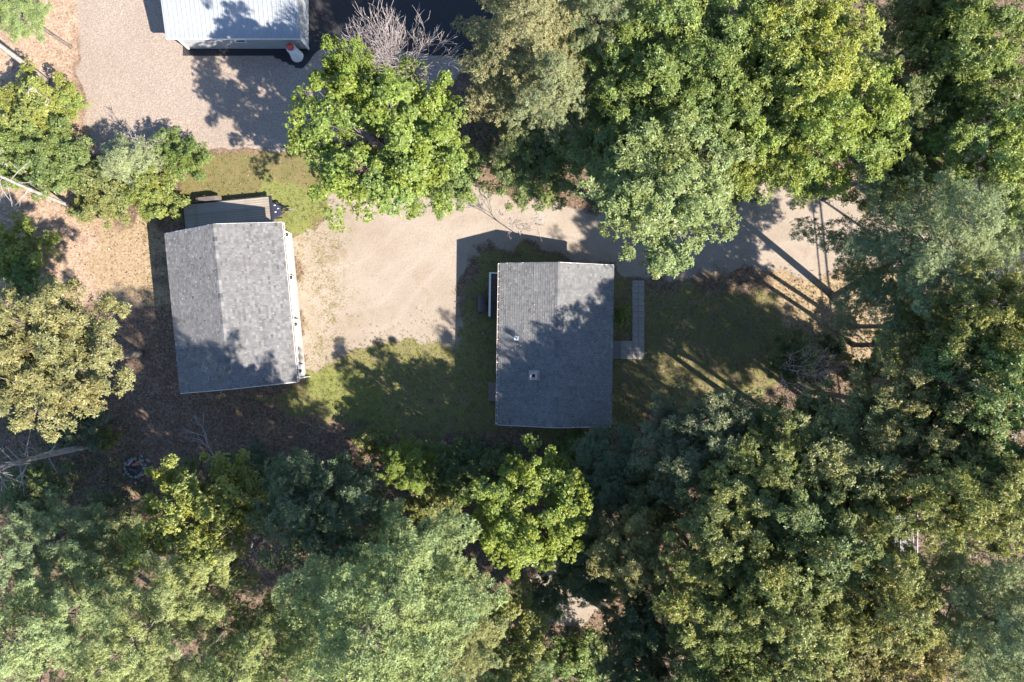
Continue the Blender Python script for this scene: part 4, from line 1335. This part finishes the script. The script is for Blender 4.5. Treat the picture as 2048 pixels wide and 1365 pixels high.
T_ = [
    # name, prototype, px, py, radius px, crown height, label, colour, group
    # --- the wood along the top
    ('maple_tree', 'maple0', 768, 284, 166, 9.4, 'broad bright green maple overhanging the drive between the shed and house', (0.195, 0.265, 0.055), UP),
    ('maple_tree', 'maple2', 702, 158, 60, 10.0, 'small bright maple spray reaching toward the lawn lighthouse', BRIGHT, UP),
    ('maple_tree', 'maple1', 880, 330, 85, 6.0, 'low green maple tucked against the broad bright maple', GREEN, UP),
    ('hemlock_tree', 'hemlock0', 1050, 95, 150, 10.5, 'olive hemlock with drooping sprays beside the bare tree', HEM, UP),
    ('hemlock_tree', 'hemlock0', 1095, 205, 118, 8.5, 'smaller thin olive hemlock just below the large hemlock', HEM, UP),
    ('pine_tree', 'pine1', 1185, 70, 75, 11.0, 'blue green pine squeezed between the hemlock and the oaks', BLUEG, UP),
    ('oak_tree', 'oak4', 1062, 335, 85, 6.5, 'low pale oak whose twigs hang over the drive north of the house', PALE, UP),
    ('oak_tree', 'oak0', 1310, 110, 140, 12.0, 'rounded green oak east of the blue green pine at the top', GREEN, UP),
    ('oak_tree', 'oak1', 1450, 140, 135, 12.5, 'green oak between the rounded oak and the brightest oak', GREEN, UP),
    ('oak_tree', 'oak2', 1320, 370, 158, 11.5, 'large pale green oak leaning over the drive north east of the house', PALE, UP),
    ('oak_tree', 'oak3', 1235, 260, 105, 9.0, 'shaded oak behind the large pale green oak', GREEN, UP),
    ('oak_tree', 'oak4', 1600, 90, 150, 13.0, 'tall bright oak at the top edge, north of the brightest oak', BRIGHT, UP),
    ('oak_tree', 'oak2', 1645, 235, 145, 12.0, 'brightest yellow green oak above the sunlit end of the drive', BRIGHT, UP),
    ('oak_tree', 'oak0', 1520, 290, 95, 10.0, 'yellow green oak on the drive edge, west of the brightest oak', BRIGHT, UP),
    ('oak_tree', 'oak1', 1480, 365, 42, 5.0, 'very small yellowish oak right on the drive edge', YELLOW, UP),
    ('oak_tree', 'oak3', 1800, 220, 108, 10.5, 'greyish green oak with bare twigs east of the brightest oak', OLIVE, UP),
    ('oak_tree', 'oak1', 1790, 335, 95, 9.0, 'olive oak just north of the wide boughed pine', OLIVE, UP),
    ('oak_tree', 'oak4', 1945, 120, 120, 12.0, 'green oak in the upper right corner beside the road', GREEN, UP),
    ('oak_tree', 'oak2', 2010, 300, 130, 12.5, 'sunlit oak leaning over the road from the right edge', BRIGHT, UP),
    ('hemlock_tree', 'hemlock0', 1835, 30, 80, 9.0, 'thin olive hemlock at the top edge close to the road', HEM, UP),
    # --- east side
    ('oak_tree', 'oak0', 1888, 692, 102, 10.0, 'olive oak right below the wide boughed pine', OAKY, LO),
    ('oak_tree', 'oak3', 1990, 640, 110, 14.5, 'olive oak at the right edge south of the road gap', OAKY, LO),
    ('shrub', 'bush1', 1752, 762, 58, 2.6, 'broad dark shrub on the tan grass south of the leaning trunk', DARK_SHADED, LO),
    ('oak_tree', 'oak2', 1970, 790, 135, 14.0, 'greenest of the big oaks along the right edge', GREEN, LO),
    ('oak_tree', 'oak4', 1830, 820, 125, 13.0, 'olive oak between the broad dark shrub and the greenest big oak', OAKY, LO),
    # --- the wood along the bottom right
    ('oak_tree', 'oak0', 1400, 885, 118, 9.5, 'dark shaded oak nearest the south east corner of the house', DARK_SHADED, LO),
    ('oak_tree', 'oak3', 1225, 965, 95, 5.5, 'dark low oak between the round maple and the shaded oak', DARK_SHADED, LO),
    ('oak_tree', 'oak1', 1540, 920, 120, 10.8, 'olive topped oak just east of the dark shaded oak', OLIVE, LO),
    ('oak_tree', 'oak2', 1690, 890, 128, 11.8, 'spreading olive oak below the bare twigs', OAKY, LO),
    ('oak_tree', 'oak4', 1470, 1030, 112, 12.0, 'sunlit olive oak in front of the shaded oaks', OAKY, LO),
    ('oak_tree', 'oak0', 1600, 1055, 125, 12.5, 'dense olive oak in the middle of the south eastern wood', OLIVE, LO),
    ('oak_tree', 'oak3', 1725, 1000, 88, 12.5, 'olive oak on the west side of the pale railed walkway', OLIVE, LO),
    ('oak_tree', 'oak1', 1910, 985, 112, 14.5, 'yellow olive oak on the east side of the pale railed walkway', OAKY, LO),
    ('oak_tree', 'oak2', 2025, 960, 120, 14.5, 'yellowish oak cut by the right edge above the pale pine', OAKY, LO),
    ('oak_tree', 'oak3', 1265, 1110, 78, 9.5, 'small oak with pale sunlit tips beside the hidden sandy yard', OAKY, LO),
    ('oak_tree', 'oak4', 1440, 1160, 122, 12.5, 'olive oak east of the hidden sandy yard', OLIVE, LO),
    ('oak_tree', 'oak1', 1580, 1200, 128, 13.5, 'large olive oak south of the dense olive oak', OAKY, LO),
    ('oak_tree', 'oak0', 1735, 1165, 112, 13.5, 'olive oak just below the pale railed walkway', OLIVE, LO),
    ('oak_tree', 'oak2', 1450, 1305, 112, 12.0, 'greenish oak at the bottom edge below the olive oaks', OLIVE, LO),
    ('oak_tree', 'oak3', 1620, 1335, 112, 13.0, 'olive oak cut by the bottom edge, west of the reddish oak', OAKY, LO),
    ('oak_tree', 'oak4', 1775, 1300, 110, 12.5, 'reddish tinged oak at the bottom edge beside the pale pine', (0.27, 0.215, 0.085), LO),
    ('oak_tree', 'oak1', 1300, 1235, 80, 8.0, 'dark oak right beside the hidden sandy yard', DARK_SHADED, LO),
    ('oak_tree', 'oak0', 1270, 1340, 82, 8.0, 'dark oak at the bottom edge south of the hidden yard', DARK_SHADED, LO),
    ('oak_tree', 'oak2', 1195, 1150, 72, 5.0, 'low dark oak over the east side of the hidden sandy yard', DARK_SHADED, LO),
    ('shrub', 'bush2', 1135, 1160, 34, 1.8, 'dark leafy sapling in the middle of the hidden sandy yard', DARK_SHADED, LO),
    ('shrub', 'bush1', 1115, 1085, 42, 3.0, 'dark sapling between the round maple and the hidden sandy yard', DARK_SHADED, LO),
    ('shrub', 'bush0', 1085, 1200, 46, 2.8, 'dark sapling on the west side of the hidden sandy yard', DARK_SHADED, LO),
    ('oak_tree', 'oak3', 1890, 45, 85, 11.0, 'olive oak at the top edge between the thin hemlock and the corner oak', OLIVE, UP),
    ('pine_tree', 'pine1', 2015, 468, 62, 10.0, 'blue green pine leaning over the road beyond the wide boughed pine', BLUEG, UP),
    ('pine_tree', 'pine1', 905, 1285, 120, 11.0, 'grey green pine merging with the east side of the largest pine', PINEG, LO),
    ('shrub', 'bush1', 1778, 690, 40, 2.4, 'olive shrub behind the leaning trunk at the edge of the tan grass', OLIVE, LO),
    ('oak_tree', 'oak4', 1320, 1015, 78, 6.5, 'dark oak filling the shade between the shaded oak and the small pale tipped oak', DARK_SHADED, LO),
    ('pine_tree', 'pine0', 2035, 1330, 95, 11.0, 'pale green pine cut by the lower right corner itself', PINEG, LO),
    ('pine_tree', 'pine2', 1965, 1235, 155, 12.5, 'pale green pine filling the lower right corner', PINEG, LO),
    # --- bottom left and middle
    ('pine_tree', 'pine0', 772, 1205, 195, 14.5, 'largest grey green pine, at the bottom middle', BLUEG, LO),
    ('pine_tree', 'pine2', 655, 1230, 95, 10.0, 'narrower grey green pine on the west side of the largest pine', BLUEG, LO),
    ('pine_tree', 'pine1', 345, 1225, 120, 13.0, 'grey green pine beside the grey dead tree', PINEG, LO),
    ('pine_tree', 'pine2', 95, 1250, 140, 13.0, 'pale grey green pine in the lower left corner', PINEG, LO),
    ('pine_tree', 'pine2', 85, 1085, 82, 11.0, 'blue green pine at the left edge above the corner pine', BLUEG, LO),
    ('pine_tree', 'pine0', 500, 1320, 105, 12.0, 'olive green pine at the bottom edge below the grey dead tree', PINEG, LO),
    ('pine_tree', 'pine1', 215, 1130, 62, 9.0, 'short pine wedged between the left edge pine and the yellow green maple', BLUEG, LO),
    ('maple_tree', 'maple2', 388, 1030, 120, 9.2, 'yellow green maple spreading below the fire pit', YELLOW, LO),
    ('maple_tree', 'maple1', 478, 1015, 62, 7.0, 'small yellow green maple touching the east side of the spreading maple', YELLOW, LO),
    ('maple_tree', 'maple0', 1050, 1025, 120, 8.5, 'round yellow green maple alone south of the house', BRIGHT, LO),
    ('maple_tree', 'maple1', 1015, 1295, 98, 7.0, 'brightest yellow maple at the bottom edge beside the largest pine', YELLOW, LO),
    ('maple_tree', 'maple2', 812, 932, 54, 3.6, 'small fresh green maple on the wood edge south of the lawn', BRIGHT, LO),
    ('oak_tree', 'oak3', 625, 1025, 112, 11.0, 'shade darkened oak between the yellow green maple and the largest pine', DARK_SHADED, LO),  # the pine's shade is put into its leaf colour
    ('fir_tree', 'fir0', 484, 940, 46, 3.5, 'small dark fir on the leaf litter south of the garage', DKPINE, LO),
    ('fir_tree', 'fir0', 560, 985, 44, 3.0, 'small dark fir next to the shade darkened oak', DKPINE, LO),
    # --- left side
    ('oak_tree', 'oak4', 85, 715, 150, 10.0, 'large yellow olive oak at the left edge west of the garage', (0.235, 0.237, 0.095), LF),
    ('pine_tree', 'pine2', 15, 10, 62, 6.0, 'blue green pine in the upper left corner', BLUEG, LF),
    ('shrub', 'bush0', 55, 225, 85, 2.4, 'yellow green shrub at the left edge beside the gravel lot', (0.19, 0.24, 0.055), LF),
    ('shrub', 'bush1', 110, 320, 78, 2.6, 'green shrub between the two thick pale trunks', GREEN, LF),
    ('shrub', 'bush2', 30, 320, 62, 2.6, 'green shrub at the left edge just above the thickest pale trunk', GREEN, LF),
    ('shrub', 'bush1', 133, 205, 34, 1.5, 'small green shrub by the gravel edge next to a pale trunk', BRIGHT, LF),
    ('shrub', 'bush0', 215, 385, 62, 2.2, 'olive shrub north west of the garage corner', OLIVE, LF),
    ('shrub', 'bush2', 300, 385, 58, 2.2, 'pale olive shrub beside the trailer bed', PALE, LF),
    ('shrub', 'bush1', 375, 320, 45, 1.9, 'dark edged green shrub on the dry grass north of the trailer', GREEN, LF),
    ('shrub', 'bush0', 335, 285, 32, 1.6, 'small green shrub on the gravel edge next to the bare shrub', GREEN, LF),
    ('fir_tree', 'fir0', 265, 325, 52, 2.3, 'young blue green pine among the shrubs north of the garage', BLUEG, LF),
    ('fir_tree', 'fir0', 170, 345, 30, 1.6, 'tiny blue green pine beside the young pine', BLUEG, LF),
    ('shrub', 'bush2', 30, 500, 66, 2.2, 'bright green shrub at the left edge above the yellow olive oak', BRIGHT, LF),
    ('shrub', 'bush1', 45, 560, 45, 2.0, 'darker green shrub below the bright green shrub on the left edge', GREEN, LF),
    ('shrub', 'bush0', 165, 420, 30, 1.2, 'little green shrub at the foot of the thin pale trunk', OLIVE, LF),
    ('shrub', 'bush1', 150, 850, 62, 2.2, 'dark shrub under the yellow olive oak near the leaning dead trunk', DARK_SHADED, LF),
    ('shrub', 'bush2', 205, 880, 26, 1.6, 'small yellow green shrub at the foot of the leaning dead trunk', OLIVE, LF),
    ('shrub', 'bush0', 60, 985, 72, 2.5, 'dark green shrub below the leaning dead trunk', DARK_SHADED, LF),
    ('shrub', 'bush2', 215, 1040, 58, 2.2, 'dark green shrub directly below the fire pit', DARK_SHADED, LO),
    ('shrub', 'bush1', 380, 935, 20, 0.9, 'little leafy shrub on the leaf litter beside the small dark fir', OLIVE, LO),
    # --- understory along the south side of the house
    ('shrub', 'bush0', 748, 884, 36, 1.5, 'thin olive shrub at the south end of the lawn', OLIVE, LO),
    ('shrub', 'bush1', 900, 945, 70, 2.4, 'dark shrub between the fresh green maple and the round maple', DARK_SHADED, LO),
    ('shrub', 'bush2', 1140, 910, 48, 2.2, 'leafy green shrub close to the south gable of the house', GREEN, LO),
    ('shrub', 'bush0', 1005, 930, 52, 2.4, 'dark shrub in the shade straight south of the house', DARK_SHADED, LO),
    ('shrub', 'bush1', 860, 1010, 60, 2.6, 'brownish olive shrub behind the fresh green maple', OLIVE, LO),
    ('shrub', 'bush2', 700, 980, 58, 2.6, 'dark shrub on the leaf litter next to the shade darkened oak', DARK_SHADED, LO),
    ('shrub', 'bush1', 1243, 632, 20, 0.8, 'low green shrub between the house and the paver path', GREEN, LO),
    ('shrub', 'bush0', 1668, 692, 26, 1.6, 'sparse dark sapling by the foot of the leaning trunk', DARK_SHADED, LO),
    ('shrub', 'bush2', 1150, 1330, 70, 2.6, 'green shrub below the hidden sandy yard', GREEN, LO),
    ('shrub', 'bush0', 1590, 720, 52, 2.4, 'dark shrub on the edge of the tan grass', DARK_SHADED, LO),
]
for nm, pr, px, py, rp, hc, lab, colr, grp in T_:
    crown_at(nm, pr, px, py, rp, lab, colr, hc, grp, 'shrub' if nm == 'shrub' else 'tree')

# the wide pine whose trunk stands on the tan grass
bx_, by_ = G(1668, 594)
plant('pine_tree', 'boughs0', (bx_, by_), 1.02, 0.4, 'wide boughed blue green pine whose dark trunk rises from the tan grass', BLUEG, LO, 'tree', 1.0, (R(-11), R(2)))

# unseen trees added beyond the frame, towards the sun, to cast shadows into view
OUT = [('oak_tree', 'oak0', 2270, 1070, 140, 14.5, 'unseen oak added outside the right edge, level with the yellowish cut oak'),
       ('oak_tree', 'oak3', 1400, 1480, 140, 12.0, 'unseen oak added outside the bottom edge below the greenish oak'),
       ('oak_tree', 'oak4', 1640, 1500, 140, 12.5, 'unseen oak added outside the bottom edge below the reddish tinged oak'),
       ('pine_tree', 'pine0', 1050, 1500, 130, 12.5, 'unseen pine added outside the bottom edge below the brightest yellow maple'),
       ('pine_tree', 'pine1', 700, 1490, 140, 12.0, 'unseen pine added outside the bottom edge below the largest pine'),
       ('pine_tree', 'pine2', 250, 1460, 140, 12.0, 'unseen pine added outside the bottom edge near the lower left corner')]
for nm, pr, px, py, rp, hc, lab in OUT:
    crown_at(nm, pr, px, py, rp, lab, OLIVE if pr[0] == 'o' else PINEG, hc, 'unseen trees added outside the frame for their shadows')


# leafless trees
def bare_thing(name, me, gxy, rot, label, scale=1.0, cat='tree', group='bare and dead trees'):
    e = empty(name, (gxy[0], gxy[1], 0), rot)
    e.scale = (scale,) * 3
    tag(e, label, cat, group)
    link('trunk', me, e)
    return e


bare_thing('bare_tree', bare(511, 14.5, 0.32, 6, 0.17, 0.24, fork=(0.62, 0.95), kids=(3, 4), thin=(0.48, 0.64)), G(822, 205), 0.3, 'leafless grey tree with spreading twigs behind the broad bright maple')
bare_thing('bare_shrub', bare(502, 5.0, 0.6, 4, 0.05, 0.3), G(318, 302), 1.0, 'leafless grey shrub on the gravel edge north of the garage', 1.0, 'shrub')
bare_thing('bare_tree', bare(503, 5.5, 0.6, 4, 0.035, 0.4), G(1035, 470), 2.0, 'thin leafless sapling hanging over the house shadow on the drive')
bare_thing('bare_tree', bare(504, 11.0, 0.55, 5, 0.17, 0.4, thin=(0.5, 0.7)), G(548, 1025), 0.8, 'grey dead tree standing between the yellow green maple and the largest pine', 1.0)
bare_thing('bare_tree', bare(505, 8.0, 0.6, 4, 0.07, 0.35), G(1545, 735), 0.5, 'leafless twiggy sapling at the top of the spreading olive oak')
bare_thing('bare_tree', bare(506, 11.0, 0.6, 4, 0.08, 0.4), G(1640, 390), 1.6, 'leafless twiggy tree east of the brightest oak')
bare_thing('dead_tree', snag(3, 13.5, 0.2, 'pale_bark', 34, 0.32, 0.9, 1.7, (-0.3, -0.2), 0.08), G(197, 887), 0, 'tall standing dead trunk with broken side branches below the yellow olive oak')
bare_thing('pale_trunk_tree', snag(5, 15, 0.27, 'pale_bark', 10, 0.7, 1.0, 2.0, (-0.6, 1.1), 0.15), G(76, 356), 0, 'thickest pale trunk at the left edge, crown outside the frame')
bare_thing('pale_trunk_tree', snag(6, 14, 0.17, 'pale_bark', 10, 0.7, 1.0, 2.0, (-0.5, 1.6), 0.1), G(95, 163), 0, 'pale trunk beside the yellow green shrub, crown outside the frame')
bare_thing('pale_trunk_tree', snag(9, 13, 0.12, 'pale_bark', 14, 0.25, 1.0, 1.6, (-0.4, 0.6), 0.35), G(154, 418), 0, 'thin curving pale trunk north west of the garage, crown outside the frame')
bare_thing('pale_trunk_tree', snag(8, 4.2, 0.065, 'pale_bark', 10, 0.3, 1.0, 0.9, (-0.6, 0.5), 0.05), G(160, 233), 0, 'slender pale sapling trunk at the gravel edge')
fb = bare_thing('fallen_branch', bare(509, 4.4, 0.55, 3, 0.05, 0.5, 'dead_wood', (2, 3)), G(470, 932), 0, 'pale fallen branch lying beside the small dark fir', 1.0, 'branch', None)
fb.location.z = 1.1
fb.rotation_euler = (R(-62), R(-35), R(20))

# overhead cables beyond the trees on the right
for k, (px, h_, rad, lab) in enumerate(((1960, 6.6, 0.045, 'lowest overhead cable beside the road, nearest the house'), (1995, 6.9, 0.04, 'middle overhead cable beside the road'), (2015, 7.3, 0.05, 'thicker overhead cable beside the road, farthest from the house'))):
    x, y = G(px, 750, h_)
    pts = []
    for i in range(-12, 13):
        t = i * 6.0
        pts.append((x - t * 0.1, y + t, h_ + 0.0004 * t * t))
    o = MB().tube(pts, [rad] * len(pts), 6).build('overhead_cable', M['cable'])
    tag(o, lab, 'cable', 'overhead cables along the road')

# ------------------------------------------------------------------ ground cover
def scatter(n, lo, hi, seed):
    r_ = np.random.default_rng(seed)
    x = r_.uniform(lo[0], hi[0], n); y = r_.uniform(lo[1], hi[1], n)
    w = ground_weights(x, y)
    return r_, x, y, w


rects = [(-18.62, 2.2, R(5.6), 3.7, 5.1), (2.88, -0.26, R(-0.9), 3.6, 5.1), (-18.5, 25, 0, 4.3, 5), (-19.8, 8.7, R(5.6), 3.3, 1.3)]


def clear_of(x, y):
    ok = np.ones(x.shape, bool)
    for cx_, cy_, a_, hw2, hl2 in rects:
        dx, dy = x - cx_, y - cy_
        u_, v_ = dx * math.cos(a_) + dy * math.sin(a_), -dx * math.sin(a_) + dy * math.cos(a_)
        ok &= (np.abs(u_) > hw2) | (np.abs(v_) > hl2)
    return ok


r_, x, y, w = scatter(90000, (-38, -26), (38, 26), 61)
open_ = np.maximum.reduce([w['gravel'], w['sand'], w['asphalt'], w['green'] * 0.9, w['dry'] * 0.8])
keep = (r_.uniform(0, 1, len(x)) > 0.12 + open_ * 0.97 - 0.12 * (open_ < 0.95) * w['gravel']) & clear_of(x, y)
x, y, w = x[keep], y[keep], {k: v[keep] for k, v in w.items()}
hd = np.maximum.reduce([w['gravel'], w['asphalt'], w['sand']])
z = ground_z(x, y, hd) + 0.012
pos = np.stack([x, y, z], -1)
me = leaves_mesh('fallen_leaves', pos, np.tile(np.array([[0, 0, 1.0]]), (len(x), 1)) + r_.normal(0, 0.22, (len(x), 3)), 0.15, 0.1, r_, 1, M['leaf'], tilt=0.12, spread=0.2, tint0=np.clip(w['pink'] * 0.75 + 0.35 * np.maximum.reduce([w['gravel'], w['sand'], w['dry']]), 0, 1))


def litter_mat():
    m, nt, b = new_mat('fallen_leaf')
    a = nd(nt, 'ShaderNodeAttribute', attribute_name='tint')
    rp = nd(nt, 'ShaderNodeValToRGB')
    e = rp.color_ramp.elements
    e[0].position, e[0].color = 0.0, (0.06, 0.036, 0.022, 1)
    e[1].position, e[1].color = 1.0, (0.45, 0.32, 0.235, 1)
    for p_, c_ in ((0.4, (0.19, 0.115, 0.07, 1)), (0.75, (0.33, 0.215, 0.14, 1))):
        q = rp.color_ramp.elements.new(p_); q.color = c_
    nt.links.new(a.outputs['Fac'], rp.inputs[0])
    nt.links.new(rp.outputs[0], b.inputs['Base Color'])
    b.inputs['Roughness'].default_value = 0.8
    return m


me.materials.clear()
me.materials.append(litter_mat())
tag(link('fallen_leaves', me), 'brown fallen leaves strewn over the ground', 'leaf litter', kind='stuff')

# a few leaves blown on to the two roofs
r_ = np.random.default_rng(66)
rp = []
for cx_, cy_, a_, hw2, hl2, e_, g_ in ((-18.62, 2.2, R(5.6), 3.8, 5.2, 2.75, 4.25), (2.88, -0.26, R(-0.9), 3.65, 5.2, 3.0, 4.1)):
    u_, v_ = r_.uniform(-hw2, hw2, 260), r_.uniform(-hl2, hl2, 260)
    zz = g_ - (g_ - e_) * np.abs(u_) / (hw2 + 0.09) + 0.035
    rp.append(np.stack([cx_ + u_ * math.cos(a_) - v_ * math.sin(a_), cy_ + u_ * math.sin(a_) + v_ * math.cos(a_), zz], -1))
rp = np.concatenate(rp)
me2 = leaves_mesh('fallen_leaves', rp, np.tile(np.array([[0, 0, 1.0]]), (len(rp), 1)) + r_.normal(0, 0.15, (len(rp), 3)), 0.11, 0.07, r_, 1, me.materials[0], tilt=0.05, spread=0.1)
tag(link('fallen_leaves', me2), 'scattered dry leaves on the two shingle roofs', 'leaf litter', kind='stuff')

# grass and weed tufts
r_, x, y, w = scatter(60000, (-26, -12), (24, 14), 62)
pr_ = np.maximum.reduce([w['green'] * 0.8, w['dry'] * 0.5, w['weed'] * 0.35 * (vnoise(x, y, 0.8, 3) > 0.5), w['tan'] * 0.4]) * (1 - w['gravel']) * (1 - 0.6 * w['sand'])
keep = (r_.uniform(0, 1, len(x)) < pr_) & clear_of(x, y)
x, y = x[keep], y[keep]
g_ = w['green'][keep]
pos = np.stack([x, y, np.full(len(x), -0.02)], -1)
me = leaves_mesh('grass', pos, np.tile(np.array([[0, 0, 1.0]]), (len(x), 1)), 0.13, 0.03, r_, 4, M['leaf'], tilt=0.75, spread=0.3, tint0=np.clip(0.6 - 0.4 * g_ + 0.3 * r_.uniform(-1, 1, len(x)), 0, 1))
o = tag(link('grass', me), 'short patchy grass and weeds on the lawn', 'grass', kind='stuff')
o.color = (0.215, 0.22, 0.07, 1)

# undergrowth in the woods
r_, x, y, w = scatter(42000, (-37, -26), (37, 26), 63)
wood_ = np.maximum.reduce([
    poly_w(x, y, [(-200, 860), (200, 880), (420, 980), (560, 960), (760, 900), (900, 900), (1220, 880), (1400, 860), (1560, 800), (1650, 720), (1760, 620), (2300, 620), (2300, 1600), (-200, 1600)], 3.0, 1.5, 101),
    poly_w(x, y, [(960, 380), (1150, 400), (1320, 390), (1500, 360), (1860, 360), (1800, -200), (1000, -200), (930, 250)], 2.0, 1.2, 103),
    poly_w(x, y, [(-200, 600), (140, 640), (180, 860), (-200, 900)], 2.0, 1.0, 105)])
wood_ *= (1 - w['sand']) * (1 - w['asphalt']) * (0.25 + 0.75 * (vnoise(x, y, 2.3, 9) > 0.42))
keep = (r_.uniform(0, 1, len(x)) < wood_) & clear_of(x, y)
x, y = x[keep], y[keep]
z = r_.uniform(0.05, 0.9, len(x)) * vnoise(x, y, 1.4, 12) ** 1.3 * 1.3
pos = np.stack([x, y, z], -1)
me = leaves_mesh('undergrowth', pos, np.array([0, 0, 1.0]) + r_.normal(0, 0.4, (len(x), 3)), 0.2, 0.11, r_, 4, M['leaf'], tilt=0.15, spread=0.35)
o = tag(link('undergrowth', me), 'low green undergrowth on the woodland floor', 'undergrowth', kind='stuff')
o.color = (0.1, 0.135, 0.045, 1)
